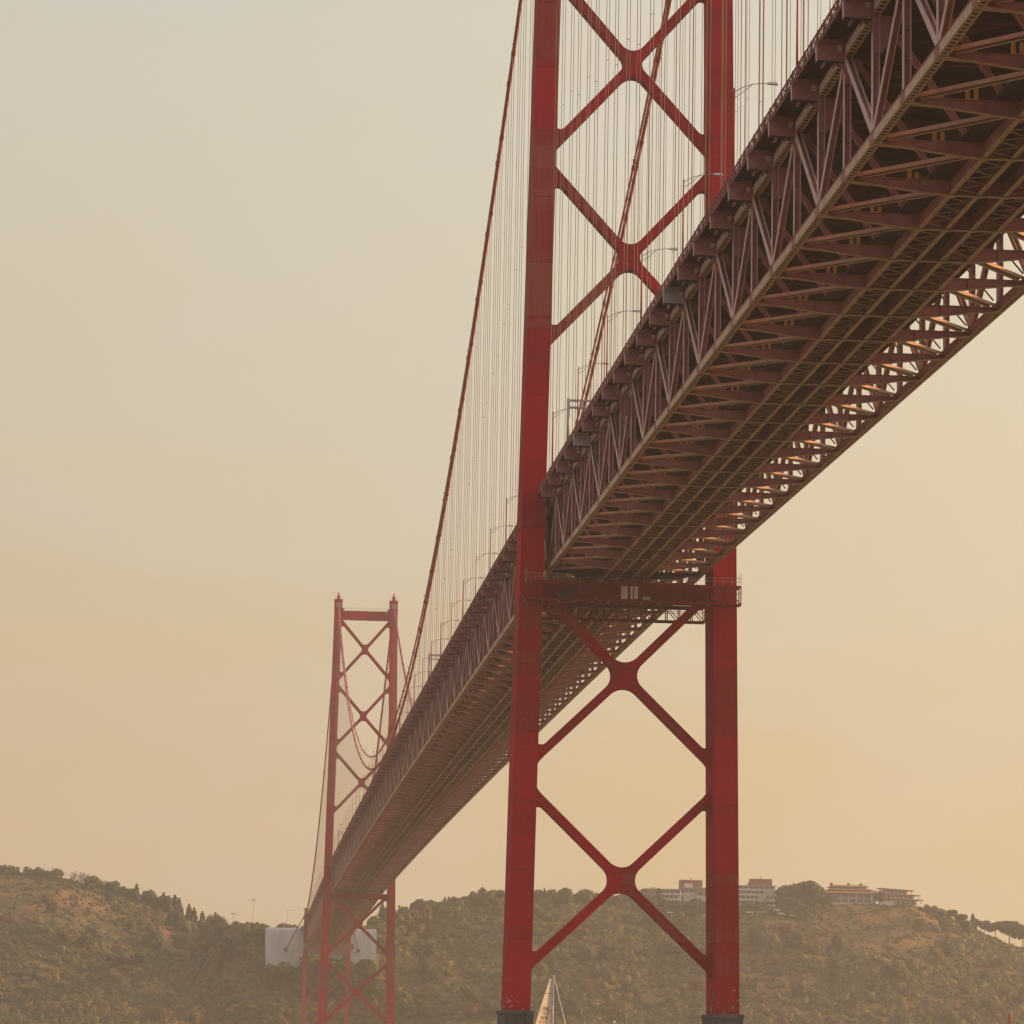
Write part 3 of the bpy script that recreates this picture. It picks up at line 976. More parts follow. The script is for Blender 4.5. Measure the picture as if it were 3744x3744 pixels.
mb = MB(); mb.box(-12.9, 14.6, AY - 4.5, AY - 1.7, 57.8, 60.8); mb.box(-10.7, 10.7, AY - 4, AY + 2, 55, 57.8)
mb.build('bearing_platform', M['truss'], t)
mb = MB(); mb.box(13.0, 14.5, AY - 4.6, AY - 4.5, 58.3, 60.4); mb.build('notice_plate', M['red'], t)

for (xa, xb, ya, yb2, z0, z1, lb) in ((-33.2, -11.6, 1545, 1592, 44, 70.8, 'big white concrete anchorage block left of the far bridge deck'),
                                     (12.6, 29.4, 1545, 1592, 44, 70.9, 'big white concrete anchorage block right of the far bridge deck')):
    t = thing('anchorage_block', lb, 'anchorage', 'white anchorage blocks', ((xa + xb) / 2, ya, z0))
    mb = MB()
    k = 0.9
    mb.hexa([(xa + k, ya, z0), (xb - .2, ya, z0), (xb - .2, yb2, z0), (xa + k, yb2, z0), (xa, ya, z1 - 1.2), (xb, ya, z1 - 1.2), (xb, yb2, z1 - 1.2), (xa, yb2, z1 - 1.2)])
    mb.hexa([(xa, ya, z1 - 1.2), (xb, ya, z1 - 1.2), (xb, yb2, z1 - 1.2), (xa, yb2, z1 - 1.2), (xa + .8, ya + .4, z1), (xb - .8, ya + .4, z1), (xb - .8, yb2, z1), (xa + .8, yb2, z1)])
    mb.build('block', M['concrete'], t)
    c = MB()
    for q in range(1, 6):
        z = z0 + q * 4.4
        c.box(xa + 1.2, xb - 0.6, ya - 0.03, ya, z, z + 0.06)
    c.build('pour_joint', M['greyplaster'], t)
t = thing('abutment', 'grey concrete abutment wall carrying the deck between the white anchorage blocks', 'abutment', None, (0, 1510, 40))
mb = MB(); mb.box(-11.4, 12.4, 1552, 1590, 40, 58.5); mb.box(-10.2, 10.2, 1548, 1552, 46, 57.5); mb.build('wall', M['greyplaster'], t)
mb = MB(); mb.box(-14, 14, 1500, 1700, 69.5, 70.6); mb.build('road_slab', M['greyplaster'], t)


# ------------------------------------------------------------------ terrain
def interp(pts, u):
    if u <= pts[0][0]: return pts[0][1]
    for (a, b), (c, d) in zip(pts[:-1], pts[1:]):
        if u <= c: return b + (d - b) * (u - a) / (c - a)
    return pts[-1][1]


RV = [(-1500, 3190), (-300, 3175), (0, 3186), (150, 3196), (300, 3214), (350, 3228), (420, 3252), (500, 3282), (600, 3315), (700, 3355), (800, 3388), (900, 3396), (967, 3400), (1390, 3402), (1450, 3378),
      (1550, 3335), (1700, 3308), (1900, 3295), (2100, 3290), (2300, 3298), (2450, 3318), (2800, 3322), (2950, 3312), (3030, 3300), (3380, 3306), (3450, 3335), (3550, 3385), (3620, 3412), (3744, 3462), (4000, 3540), (6000, 3700)]
RY = [(800, 1760), (950, 1600), (1400, 1600), (1600, 1740), (3300, 1745), (3744, 1720)]
TY = [(700, 1430), (950, 1478), (1400, 1478), (1700, 1430)]


def _n(x, y, s):
    return math.sin(x / s * 1.3 + 1.7 * math.sin(y / s * 0.9)) * math.cos(y / s * 1.1 + 1.3 * math.sin(x / s * 0.7))


def ground(x, y):
    d = (y + CD)
    u = 1872 + FPX * ((x - CX) / d - math.tan(YAW)) * 0.998 / (1 + 0) * math.cos(YAW) ** 2
    u -= 0.0185 * (1872 - (3829 - FPX * 80 / d))
    yr = interp(RY, u); ys = interp(TY, u)
    zr = at_y(u, interp(RV, u), yr)[2]
    t = (y - ys) / (yr - ys)
    if t <= 0: return max(-6, t * 60)
    if t < 1:
        s = 0.72 * t ** 0.8 + 0.28 * t * t * (3 - 2 * t)
        b = math.sin(pi * t) * (5.0 * _n(x, y, 46) + 2.2 * _n(x + 31, y - 17, 17))
        return max(0.2, zr * s + b)
    return zr - (y - yr) * 0.06


def terrain():
    xs = np.concatenate([np.arange(-700, -260, 14), np.arange(-260, 520, 4.5), np.arange(520, 1250, 16)])
    ys = np.concatenate([np.arange(1405, 1800, 4.5), np.arange(1800, 2300, 25)])
    mb = MB()
    nx, ny = len(xs), len(ys)
    for y in ys:
        for x in xs:
            mb.v.append((float(x), float(y), ground(float(x), float(y)) + 0.5 * _n(x, y, 6)))
    for j in range(ny - 1):
        for i in range(nx - 1):
            a = j * nx + i
            mb.f.append((a, a + 1, a + nx + 1, a + nx)); mb.m.append(0); mb.s.append(True)
    m, nt, b = new_mat('hillside_earth')
    L = nt.links.new
    g = nt.nodes.new('ShaderNodeNewGeometry')
    n1 = nt.nodes.new('ShaderNodeTexNoise'); n1.inputs['Scale'].default_value = 0.028; n1.inputs['Detail'].default_value = 9; n1.inputs['Roughness'].default_value = 0.65
    L(g.outputs['Position'], n1.inputs['Vector'])
    r1 = ramp_node(nt, [(0.32, (0.085, 0.08, 0.03)), (0.48, (0.14, 0.11, 0.042)), (0.58, (0.23, 0.14, 0.058)), (0.7, (0.31, 0.165, 0.07))])
    L(n1.outputs['Fac'], r1.inputs['Fac'])
    n2 = nt.nodes.new('ShaderNodeTexNoise'); n2.inputs['Scale'].default_value = 0.7; n2.inputs['Detail'].default_value = 8
    L(g.outputs['Position'], n2.inputs['Vector'])
    mx = nt.nodes.new('ShaderNodeMix'); mx.data_type = 'RGBA'; mx.blend_type = 'MULTIPLY'; mx.inputs['Factor'].default_value = 0.8
    r2 = ramp_node(nt, [(0.3, (0.45, 0.45, 0.45)), (0.7, (1.3, 1.3, 1.3))])
    L(n2.outputs['Fac'], r2.inputs['Fac'])
    L(r1.outputs['Color'], mx.inputs['A']); L(r2.outputs['Color'], mx.inputs['B'])
    L(mx.outputs['Result'], b.inputs['Base Color'])
    b.inputs['Roughness'].default_value = 0.95; b.inputs['Specular IOR Level'].default_value = 0.1
    bp = nt.nodes.new('ShaderNodeBump'); bp.inputs['Strength'].default_value = 0.7; bp.inputs['Distance'].default_value = 1.0
    L(n2.outputs['Fac'], bp.inputs['Height']); L(bp.outputs['Normal'], b.inputs['Normal'])
    o = mb.build('hillside', m, recalc=False)
    o['kind'] = 'structure'


terrain()

# ------------------------------------------------------------------ vegetation
def leaf_cloud(mb, centre, rad, n, size, mi, squash=1.0, shell=0.6, up=0.5):
    """n leaf clumps (bent quads) in the outer part of an ellipsoid"""
    c = np.array(centre)
    d = rng.normal(size=(n, 3)); d /= np.linalg.norm(d, axis=1)[:, None]
    r = (shell + (1.08 - shell) * rng.random(n) ** 0.7)
    p = c + d * r[:, None] * np.array(rad)
    nrm = d + rng.normal(size=(n, 3)) * 0.32 + np.array([0, 0, up])
    nrm /= np.linalg.norm(nrm, axis=1)[:, None]
    a = np.cross(nrm, rng.normal(size=(n, 3))); a /= np.linalg.norm(a, axis=1)[:, None]
    b2 = np.cross(nrm, a)
    s = size * (0.6 + 0.8 * rng.random(n))
    for i in range(n):
        b = len(mb.v)
        A = a[i] * s[i]; B = b2[i] * s[i] * 0.75
        q = p[i]
        mb.v += [tuple(q - A - B), tuple(q + A - B * 0.6), tuple(q + A * 0.8 + B), tuple(q - A * 0.7 + B * 0.9)]
        mb.f.append((b, b + 1, b + 2, b + 3)); mb.m.append(mi); mb.s.append(False)


def blob(mb, centre, rad, mi, n=7, m=9):
    """rough dark inner mass"""
    b = len(mb.v)
    ph = rng.random(6) * 6
    for j in range(n + 1):
        th = pi * j / n
        for k in range(m):
            a = 2 * pi * k / m
            q = 1 + 0.18 * math.sin(3 * a + ph[0] + 2 * th) + 0.14 * math.sin(5 * th + ph[1] + a)
            mb.v.append((centre[0] + rad[0] * q * math.sin(th) * math.cos(a), centre[1] + rad[1] * q * math.sin(th) * math.sin(a), centre[2] + rad[2] * q * math.cos(th)))
    for j in range(n):
        for k in range(m):
            k2 = (k + 1) % m
            mb.f.append((b + j * m + k, b + j * m + k2, b + (j + 1) * m + k2, b + (j + 1) * m + k)); mb.m.append(mi); mb.s.append(True)


def crown_round(mat2, h=8.0, w=7.0, lobes=7, dens=90, size=0.5):
    mb = MB(); tr = MB()
    tr.tube([(0, 0, -0.8), (0.1, 0.1, h * 0.3), (0.2, 0, h * 0.62)], [0.28, 0.22, 0.12], 6)
    for i in range(lobes):
        a = random.random() * 2 * pi; r = w * 0.34 * (0.2 + 0.9 * random.random())
        c = (r * math.cos(a), r * math.sin(a), h * (0.24 + 0.52 * random.random()))
        q = w * (0.20 + 0.14 * random.random())
        tr.tube([(0.1, 0.05, h * 0.35), (c[0] * .7, c[1] * .7, c[2] - .2 * q)], [0.13, 0.05], 4)
        blob(mb, c, (q * 0.72, q * 0.72, q * 0.62), 0)
        leaf_cloud(mb, c, (q, q, q * 0.82), dens, size, 0)
    return mb, tr


def crown_conifer(h=11.0, w=4.6, dens=420, size=0.45):
    mb = MB(); tr = MB()
    tr.tube([(0, 0, -0.8), (0, 0, h * 0.5), (0, 0, h * 0.96)], [0.3, 0.18, 0.04], 6)
    tiers = 9
    for i in range(tiers):
        f = i / (tiers - 1)
        z = h * (0.16 + 0.8 * f); r = w / 2 * (1 - f) ** 0.8 + 0.25
        n = 5
        for k in range(n):
            a = 2 * pi * k / n + i * 1.1 + random.random() * 0.5
            q = r * (0.75 + 0.5 * random.random())
            tip = (q * math.cos(a), q * math.sin(a), z - 0.12 * q)
            tr.tube([(0, 0, z + 0.1 * q), tip], [0.06, 0.02], 3, 0, False)
            leaf_cloud(mb, (tip[0] * 0.6, tip[1] * 0.6, z), (q * 0.5, q * 0.5, h * 0.045), int(dens / tiers / n), size, 0, shell=0.1)
    return mb, tr


def crown_umbrella(h=13.0, w=12.0, size=0.55):
    mb = MB(); tr = MB()
    tr.tube([(0, 0, -1), (0.3, 0, h * 0.3), (0.1, 0.2, h * 0.55)], [0.34, 0.28, 0.22], 7)
    for i in range(17):
        a = 2 * pi * i / 8.5 + random.random() * 0.4; r = w * 0.36 * (0.35 + 0.75 * random.random())
        c = (r * math.cos(a), r * math.sin(a), h * (0.86 - 0.12 * (r / (w * .4)) ** 2 - 0.20 * random.random()))
        tr.tube([(0.1, 0.1, h * (0.45 + 0.1 * random.random())), (c[0] * .6, c[1] * .6, h * .7), (c[0], c[1], c[2] - 0.3)], [0.16, 0.1, 0.05], 5)
        q = w * (0.17 + 0.07 * random.random())
        blob(mb, c, (q * 0.85, q * 0.85, q * 0.5), 0)
        leaf_cloud(mb, c, (q * 1.1, q * 1.1, q * 0.72), 110, size, 0, up=0.8)
    return mb, tr


def crown_bare(h=8.0):
    mb = MB(); tr = MB()
    tr.tube([(0, 0, -0.5), (0, 0, h * 0.45)], [0.16, 0.1], 5)
    for i in range(34):
        a = random.random() * 2 * pi; e = 0.3 + random.random() * 1.2
        L = h * (0.3 + 0.3 * random.random())
        p0 = Vector((0, 0, h * (0.2 + 0.3 * random.random())))
        p1 = p0 + Vector((math.cos(a) * math.cos(e), math.sin(a) * math.cos(e), math.sin(e))) * L
        mb.tube([p0, (p0 + p1) / 2 + Vector((0, 0, .2)), p1], [0.08, 0.05, 0.02], 3, 0, False)
        leaf_cloud(mb, p1, (1.0, 1.0, 1.0), 9, 0.2, 0, shell=0.1)
    return mb, tr


def make_proto(kind, mbtr, leaf):
    mb, tr = mbtr
    c = bpy.data.meshes.new('crown'); c.from_pydata(mb.v, [], mb.f); c.materials.append(leaf)
    c.polygons.foreach_set('use_smooth', mb.s)
    k = bpy.data.meshes.new('trunk'); k.from_pydata(tr.v, [], tr.f); k.materials.append(M['bark'] if leaf is not M['leafp'] else leaf)
    k.polygons.foreach_set('use_smooth', tr.s)
    return c, k


PROTO = {}
for nm, leaf in (('green', M['leafg']), ('dark', M['leafd']), ('yellow', M['leafy']), ('rust', M['leafo'])):
    PROTO[nm] = [make_proto(nm, crown_round(leaf, 8 + random.random(), 6.5 + 1.5 * random.random(), 7 + i), leaf) for i in range(4)]
PROTO['shrub'] = [make_proto('shrub', crown_round(M['leafg'], 4.2, 5.0, 6, 60, 0.4), M['leafg']) for i in range(3)]
PROTO['rustshrub'] = [make_proto('shrub', crown_round(M['leafo'], 3.8, 5.0, 6, 60, 0.4), M['leafo']) for i in range(2)]
PROTO['conifer'] = [make_proto('conifer', crown_conifer(11, 6.4, 700), M['leafd']) for i in range(3)]
PROTO['umbrella'] = [make_proto('umbrella', crown_umbrella(), M['leafd']) for i in range(4)]
PROTO['bare'] = [make_proto('bare', crown_bare(), M['leafp']) for i in range(3)]
KIND_NAME = {'green': 'broadleaf_tree', 'dark': 'broadleaf_tree', 'yellow': 'broadleaf_tree', 'rust': 'broadleaf_tree', 'shrub': 'shrub', 'rustshrub': 'shrub', 'conifer': 'conifer', 'umbrella': 'umbrella_pine', 'bare': 'bare_tree'}
KIND_WORD = {'green': 'rounded olive green tree', 'dark': 'rounded dark green tree', 'yellow': 'rounded yellowing tree', 'rust': 'rounded rusty orange tree', 'shrub': 'low olive shrub', 'rustshrub': 'low rusty shrub',
             'conifer': 'pointed dark conifer', 'umbrella': 'flat-topped umbrella pine', 'bare': 'pale leafless tree'}
n_trees = 0


def plant(kind, x, y, z, s, label, group, sw=1.0):
    global n_trees
    n_trees += 1
    cm, km = random.choice(PROTO[kind])
    t = thing(KIND_NAME[kind], label, 'shrub' if 'shrub' in kind else 'tree', group, (x, y, z))
    t.rotation_euler = (0, 0, random.random() * 6.28)
    t.scale = (s * sw, s * sw, s)
    for nm, me in (('crown', cm), ('trunk', km)):
        o = bpy.data.objects.new(nm, me); COL.objects.link(o); o.parent = t
    return t


NAT_H = {'green': 7.6, 'dark': 7.6, 'yellow': 7.6, 'rust': 7.6, 'shrub': 4.0, 'rustshrub': 3.7, 'conifer': 11, 'umbrella': 12.2, 'bare': 8.4}


def plant_px(kind, u, vtop, label, group, dy=-6.0, y=None, sw=1.0, hmin=2.0, hmax=16):
    """a tree whose crown top shows at pixel (u, vtop) of the 3744 px photograph"""
    yy = y if y is not None else interp(RY, u) + dy
    p = at_y(u, vtop, yy)
    z = ground(p[0], yy)
    h = min(hmax, max(hmin, p[2] - z))
    return plant(kind, p[0], yy, z - (0.16 * h if kind in ('green', 'dark', 'yellow', 'rust', 'shrub') else 0.2), h * (1.16 if kind in ('green', 'dark', 'yellow', 'rust', 'shrub') else 1.0) / NAT_H[kind], label, group, sw)


# skyline, left hill
G1 = 'trees along the left hill crest'
for u, v in ((8, 3162), (35, 3166), (62, 3165), (95, 3168), (125, 3170), (150, 3172), (172, 3176), (200, 3178)):
    plant_px('shrub', u, v + random.uniform(-3, 9), 'low olive shrub on the grassy crest of the left hill', G1, sw=random.uniform(.7, 1.1))
for u, v in ((225, 3181), (272, 3184), (300, 3186), (322, 3193)):
    plant_px('bare', u, v, 'pale leafless tree on the crest of the left hill', G1)
plant_px('green', 336, 3201, 'dense green tree right of the pale leafless trees on the left hill crest', G1, hmin=4)
plant_px('green', 358, 3206, 'dense green tree highest beside the bare slope on the left hill crest', G1, hmin=4)
plant_px('bare', 390, 3217, 'small pale leafless tree beside a dark tree on the left crest', G1)
plant_px('dark', 402, 3222, 'dark brownish green tree behind the small pole on the left crest', G1, hmin=5)
for u, v in ((430, 3230), (455, 3238), (475, 3245), (525, 3255), (548, 3258), (570, 3264), (612, 3282)):
    plant_px('dark', u, v + random.uniform(-6, 10), 'dark green tree on the descending right shoulder of the left hill', G1, hmin=4, sw=random.uniform(.65, 1.0))
for u, v in ((425, 3219), (500, 3230), (598, 3263), (640, 3271), (655, 3282), (692, 3304), (710, 3318), (740, 3330), (788, 3336), (806, 3352)):
    plant_px('conifer', u, v, 'pointed dark conifer on the descending right shoulder of the left hill', G1, hmin=5)
G2 = 'trees around the white anchorage'
for u, v in ((835, 3382), (865, 3378), (890, 3373), (915, 3368), (940, 3368), (958, 3378)):
    plant_px('yellow', u, v, 'yellow-brown tree in the hedge left of the left anchorage block', G2, y=1600, hmin=4)
for u, v in ((860, 3410), (890, 3405), (915, 3400), (940, 3400), (958, 3405), (905, 3440), (935, 3445)):
    plant_px('dark', u, v, 'dark green tree massed left of the left anchorage block', G2, y=1582, hmin=6)
for u, v in ((1025, 3370), (1040, 3376), (1062, 3376), (1086, 3380)):
    plant_px('yellow', u, v, 'small brownish tree peeping over the top of the left anchorage block', G2, y=1640, hmin=6)
for u, v in ((990, 3478), (1010, 3495), (1040, 3512), (1075, 3515), (1100, 3500), (1115, 3495)):
    plant_px('green', u, v, 'green tree in front of the foot of the left anchorage block', G2, y=1538, hmin=4, hmax=8)
for u, v in ((1300, 3505), (1320, 3498), (1345, 3508), (1372, 3492), (1395, 3485)):
    plant_px('green', u, v, 'green tree in front of the foot of the right anchorage block', G2, y=1538, hmin=4, hmax=8)
plant_px('conifer', 1398, 3300, 'tall ragged conifer between the right anchorage block and the far tower leg', G2, y=1650, hmin=10, hmax=20)
plant_px('conifer', 1358, 3358, 'small pointed conifer just behind the right anchorage block', G2, y=1625)
for i, x in enumerate((-27, -21, -14, -8, -2, 4, 10, 16, 22, 28)):
    z = ground(x, 1530); plant('green' if i % 3 else 'dark', x, 1530, z - 1.5, ((50.2 if abs(x) > 11 else 53) - z + 1.5 + 1.2 * (i % 2)) / 7.6, 'green tree on the steep bank under the bridge end', G2, 0.9)
# right hill crest
G3 = 'trees along the right hill crest'
SK = [(1380, 3350), (1410, 3335), (1450, 3318), (1480, 3296), (1520, 3286), (1560, 3288), (1600, 3296), (1640, 3284), (1700, 3268), (1760, 3252), (1800, 3246), (1850, 3250), (1900, 3246), (1950, 3252), (2010, 3246),
      (2040, 3260), (2100, 3256), (2150, 3256), (2200, 3262), (2260, 3262), (2330, 3254), (2380, 3250)]
u = 1385
while u < 2400:
    v = interp(SK, u) + random.uniform(-3, 14)
    k = random.choices(['green', 'dark', 'yellow', 'conifer'], [5, 5, 1, 1])[0]
    if not (1400 < u < 1420):
        plant_px(k, u, v - (8 if k == 'conifer' else 0), f'{KIND_WORD[k]} on the wooded crest left of the terraced apartments', G3, dy=random.uniform(-14, 2), hmin=4)
    u += random.uniform(15, 26)
plant_px('conifer', 1641, 3276, 'single pointed conifer standing above the tree tops right of the far tower', G3, hmin=6)
plant_px('bare', 2385, 3226, 'thin leafless tree rising beside the left terraced apartment block', G3, y=1722, hmin=8)
plant_px('conifer', 2408, 3241, 'small pointed tree against the left terraced apartment block', G3, y=1722, hmin=8)
for u, v in ((2885, 3252), (2905, 3236), (2930, 3231), (2955, 3228), (2972, 3222), (2985, 3238), (2998, 3245)):
    plant_px('dark', u, v, 'dark green tree in the clump between the terraced apartments and the long villa', G3, y=1730, hmin=8, hmax=18)
plant_px('conifer', 2968, 3221, 'pointed tree top in the dark clump left of the long villa', G3, y=1728, hmin=12, hmax=18)
plant_px('umbrella', 3034, 3266, 'rounded pine standing before the left end of the long villa', G3, y=1708, sw=0.75, hmin=5)
plant_px('umbrella', 3218, 3259, 'rounded pine standing before the joint of the long villa and its terraced wing', G3, y=1708, sw=0.65, hmin=6)
for u, v in ((3385, 3310), (3410, 3313), (3432, 3322), (3452, 3330)):
    plant_px('shrub', u, v, 'low shrub on the crest between the terraced wing and the umbrella pines', G3, sw=1.1, hmin=4)
for i, (u, v, w) in enumerate(((3478, 3336, 1.0), (3515, 3345, 1.0), (3562, 3358, 1.0), (3600, 3364, 0.9), (3640, 3366, 1.0), (3688, 3364, 1.0), (3738, 3376, 1.0))):
    plant_px('umbrella', u, v, f'flat-topped umbrella pine on the right hill edge, {ORD[i]} from the left in the row', 'umbrella pines on the right hill edge', dy=-4 if i < 2 else 0, sw=w * 0.9, hmin=9, hmax=18)
plant_px('conifer', 3557, 3340, 'small narrow tree poking above the umbrella pines', G3, dy=6, hmin=8)
# trees near the villas
for u, v in ((2440, 3290), (2475, 3262), (2460, 3300), (2520, 3275), (2548, 3268), (2545, 3290), (2585, 3318), (2560, 3330), (2425, 3275), (2400, 3262)):
    plant_px('dark', u, v, 'dark tree growing among the storeys of the left terraced apartment block', G3, y=1716, hmin=6, hmax=10)
for u, v in ((2730, 3292), (2760, 3296), (2785, 3300), (2870, 3285), (2890, 3275), (2905, 3290), (2700, 3330), (2640, 3340), (2925, 3300)):
    plant_px('dark' if u > 2800 else 'green', u, v, 'bushy tree below the terraces of the right apartment block', G3, y=1716, hmin=6, hmax=10)


def zone(u):
    if u < 970: return 'on the hillside left of the white anchorage', 'trees on the left hillside'
    if u < 1450: return 'on the steep slope below the white anchorage', 'trees below the anchorage'
    if u < 1950: return 'on the slope between the far tower and the near tower', 'trees between the towers'
    if u < 2600: return 'on the slope seen through the legs of the near tower', 'trees seen through the near tower'
    if u < 3000: return 'on the slope below the right apartment block', 'trees right of the near tower'
    return 'on the slope below the long villa and the umbrella pines', 'trees below the long villa'


# hillside trees, biggest in view as individuals
tries = 0
placed = []
while n_trees < 292 and tries < 20000:
    tries += 1
    uu = random.uniform(-20, 3764); t_ = random.uniform(0.17, 0.93)
    yy = interp(TY, uu) + (interp(RY, uu) - interp(TY, uu)) * t_
    zz = at_y(uu, 3450, yy); x = zz[0]
    g = ground(x, yy)
    if 1445 < yy < 1600 and -36 < x < 34: continue
    if t_ > 0.8 and 2400 < uu < 3380: continue
    if uu > 2990 and uu < 3450 and t_ > 0.55 and random.random() < 0.75: continue
    if uu < 420 and t_ > 0.6 and random.random() < 0.7: continue
    if any((x - a) ** 2 + (yy - b) ** 2 < 49 for a, b in placed): continue
    placed.append((x, yy))
    lowg = t_ < 0.5
    k = random.choices(['green', 'dark', 'yellow', 'rust', 'conifer', 'umbrella'], [6, 5, 3, 1.3, 0.5, 1.0 if uu > 2900 else 0.1])[0]
    s = random.uniform(0.85, 1.6) * (0.62 if k in ('umbrella', 'conifer') else 1)
    zt, gp = zone(uu)
    plant(k, x, yy, g - 0.4, s, f'{KIND_WORD[k]} {zt}', gp, random.uniform(0.9, 1.25))


# ground cover: bushes and brush nobody could count
def brush():
    mb = MB()
    n = 0
    for _ in range(10500):
        uu = rng.uniform(-120, 3860); t_ = rng.uniform(0.10, 1.02)
        yy = interp(TY, uu) + (interp(RY, uu) - interp(TY, uu)) * t_
        x = at_y(uu, 3450, yy)[0]
        if 1540 < yy < 1612 and -35 < x < 31: continue
        open_ground = _n(x, yy, 38) + 0.5 * _n(x + 9, yy + 5, 15)
        if open_ground > 0.75 and rng.random() < 0.7: continue
        grassy = (2990 < uu < 3450 and t_ > 0.58) or (uu < 420 and t_ > 0.6)
        if grassy and rng.random() < 0.35: continue
        z = ground(x, yy)
        s = rng.uniform(1.1, 2.5) + 3.2 * rng.random() ** 3
        if grassy: s *= 0.3 + 0.35 * rng.random()
        if 2415 < uu < 2500 and t_ > 0.72: continue
        q = 0.5 + 0.55 * (rng.random() - 0.5) + 0.34 * _n(x, yy, 34) + 0.16 * _n(x + 50, yy, 90)
        mi = 0 if q < 0.46 else 1 if q < 0.68 else 2 if q < 0.98 else 3
        # uneven clump: a few lobes of different size run together
        nl = 1 if s < 1.4 else int(rng.integers(2, 5))
        for _l in range(nl):
            f = 1.0 if nl == 1 else rng.uniform(0.35, 0.8)
            ox, oy = (0, 0) if nl == 1 else (rng.normal() * s * 0.75, rng.normal() * s * 0.6)
            oz = ground(x + ox, yy + oy)
            hh = s * f * rng.uniform(0.55, 1.25)
            m2 = mi if rng.random() < 0.8 else int(rng.integers(0, 3))
            blob(mb, (x + ox, yy + oy, oz + hh * 0.4), (s * f * 0.8, s * f * 0.8, hh * 0.75), m2, 4, 6)
            leaf_cloud(mb, (x + ox, yy + oy, oz + hh * 0.45), (s * f * 1.05, s * f * 1.05, hh), int(8 + 8 * s * f), 0.42, m2)
    for _ in range(1100):
        uu = rng.uniform(-60, 3760); yy = interp(RY, uu) - rng.uniform(-2, 16)
        x = at_y(uu, 3450, yy)[0]
        if 960 < uu < 1395 or 2990 < uu < 3390 or (300 < uu < 333): continue
        z = ground(x, yy)
        s = rng.uniform(0.7, 1.5) if uu < 330 else rng.uniform(1.2, 3.0)
        mi = int(rng.choice([0, 1, 2], p=[.55, .3, .15]))
        blob(mb, (x, yy, z + s * 0.3), (s, s, s * 0.7), mi, 4, 6)
        leaf_cloud(mb, (x, yy, z + s * 0.35), (s * 1.2, s * 1.2, s), int(10 + 7 * s), 0.4, mi)
    o = mb.build('hillside_brush', [M['leafg'], M['leafd'], M['leafy'], M['leafo']], recalc=False)
    tag(o, 'mixed green and rusty brush covering the slopes of both hills', 'brush', kind='stuff')


brush()


# ------------------------------------------------------------------ hilltop buildings
def storey(t, x0, x1, y0, y1, z0, h, win, wall=None, slab=None, over=0.7, balcony=True, cut=None):
    """one floor: wall box with a glazed band, overhanging slab above, balcony parapet in front"""
    mb = MB(); mb.box(x0, x1, y0, y1, z0 - 7, z0 + h - 0.35); w = mb.build('wall', wall or M['plaster'], t)
    g = MB(); n = win
    for k in range(n):
        a = x0 + 0.35 + (x1 - x0 - 0.7) * k / n; b = x0 + 0.35 + (x1 - x0 - 0.7) * (k + 1) / n - 0.35
        g.box(a, b, y0 - 0.06, y0 - 0.01, z0 + 0.75, z0 + h - 0.55)
    # glazing on the side that faces right
    g.box(x1 + 0.01, x1 + 0.06, y0 + 0.8, y0 + 3.2, z0 + 0.9, z0 + h - 0.6)
    g.build('window', M['glass'], w)
    mb = MB(); mb.box(x0 - over, x1 + over, y0 - over * 1.6, y1, z0 + h - 0.35, z0 + h)
    mb.build('roof_slab', slab or M['greyplaster'], t)
    if balcony:
        mb = MB(); mb.box(x0 - 0.2, x1 + 1.3, y0 - 2.0, y0 - 1.85, z0 + 0.0, z0 + 0.85); mb.box(x1 + 1.16, x1 + 1.3, y0 - 1.85, y0 + 2.0, z0, z0 + 0.85)
        mb.build('balcony', M['plaster'], t)


def P(u, v, y=1735): return at_y(u, v, y)


def apartment(label, stages, box, white):
    """stages: (u0, u1, vtop, vbottom, windows, dy)"""
    p = P((stages[0][0] + stages[-1][1]) / 2, stages[-1][3])
    t = thing('apartment_building', label, 'apartment building', 'terraced apartment blocks on the hill', (p[0], 1735, p[2]))
    for (u0, u1, v0, v1, nwin, dy) in stages:
        y = 1735 + dy
        a = at_y(u0, v1, y); b = at_y(u1, v0, y)
        storey(t, a[0], b[0], y, y + 12, a[2], b[2] - a[2], nwin)
    a = at_y(box[0], box[3], 1738); b = at_y(box[1], box[2], 1738)
    mb = MB(); mb.box(a[0], b[0], 1738, 1747, a[2] - 1, b[2]); mb.box(a[0] - .1, b[0] + .1, 1737.9, 1747.1, b[2], b[2] + 0.25)
    if len(box) > 4: mb.box(a[0] - 1.2, a[0], 1739, 1746, a[2] - 1, b[2] - 2.0)
    pb = mb.build('plant_room', M['redclad'], t)
    if white:
        c = at_y(white[0], white[3], 1738); d = at_y(white[1], white[2], 1738)
        mb = MB(); mb.box(c[0], d[0], 1737.85, 1737.97, c[2], d[2]); mb.build('wall_panel', M['plaster'], pb)
    m2 = MB(); xm = (a[0] + b[0]) / 2
    m2.tube([(xm, 1741, b[2] + .25), (xm, 1741, b[2] + 2.2)], 0.06, 5); m2.tube([(a[0] + 1, 1741, b[2] + .25), (a[0] + 1, 1741, b[2] + 1.5)], 0.05, 5)
    m2.box(a[0] + .4, a[0] + 1.7, 1741, 1741.06, b[2] + 1.35, b[2] + 1.45); m2.box(xm - .5, xm + .4, 1740.9, 1741.4, b[2] + 0.9, b[2] + 1.6)
    m2.build('aerial', M['galv'], t)


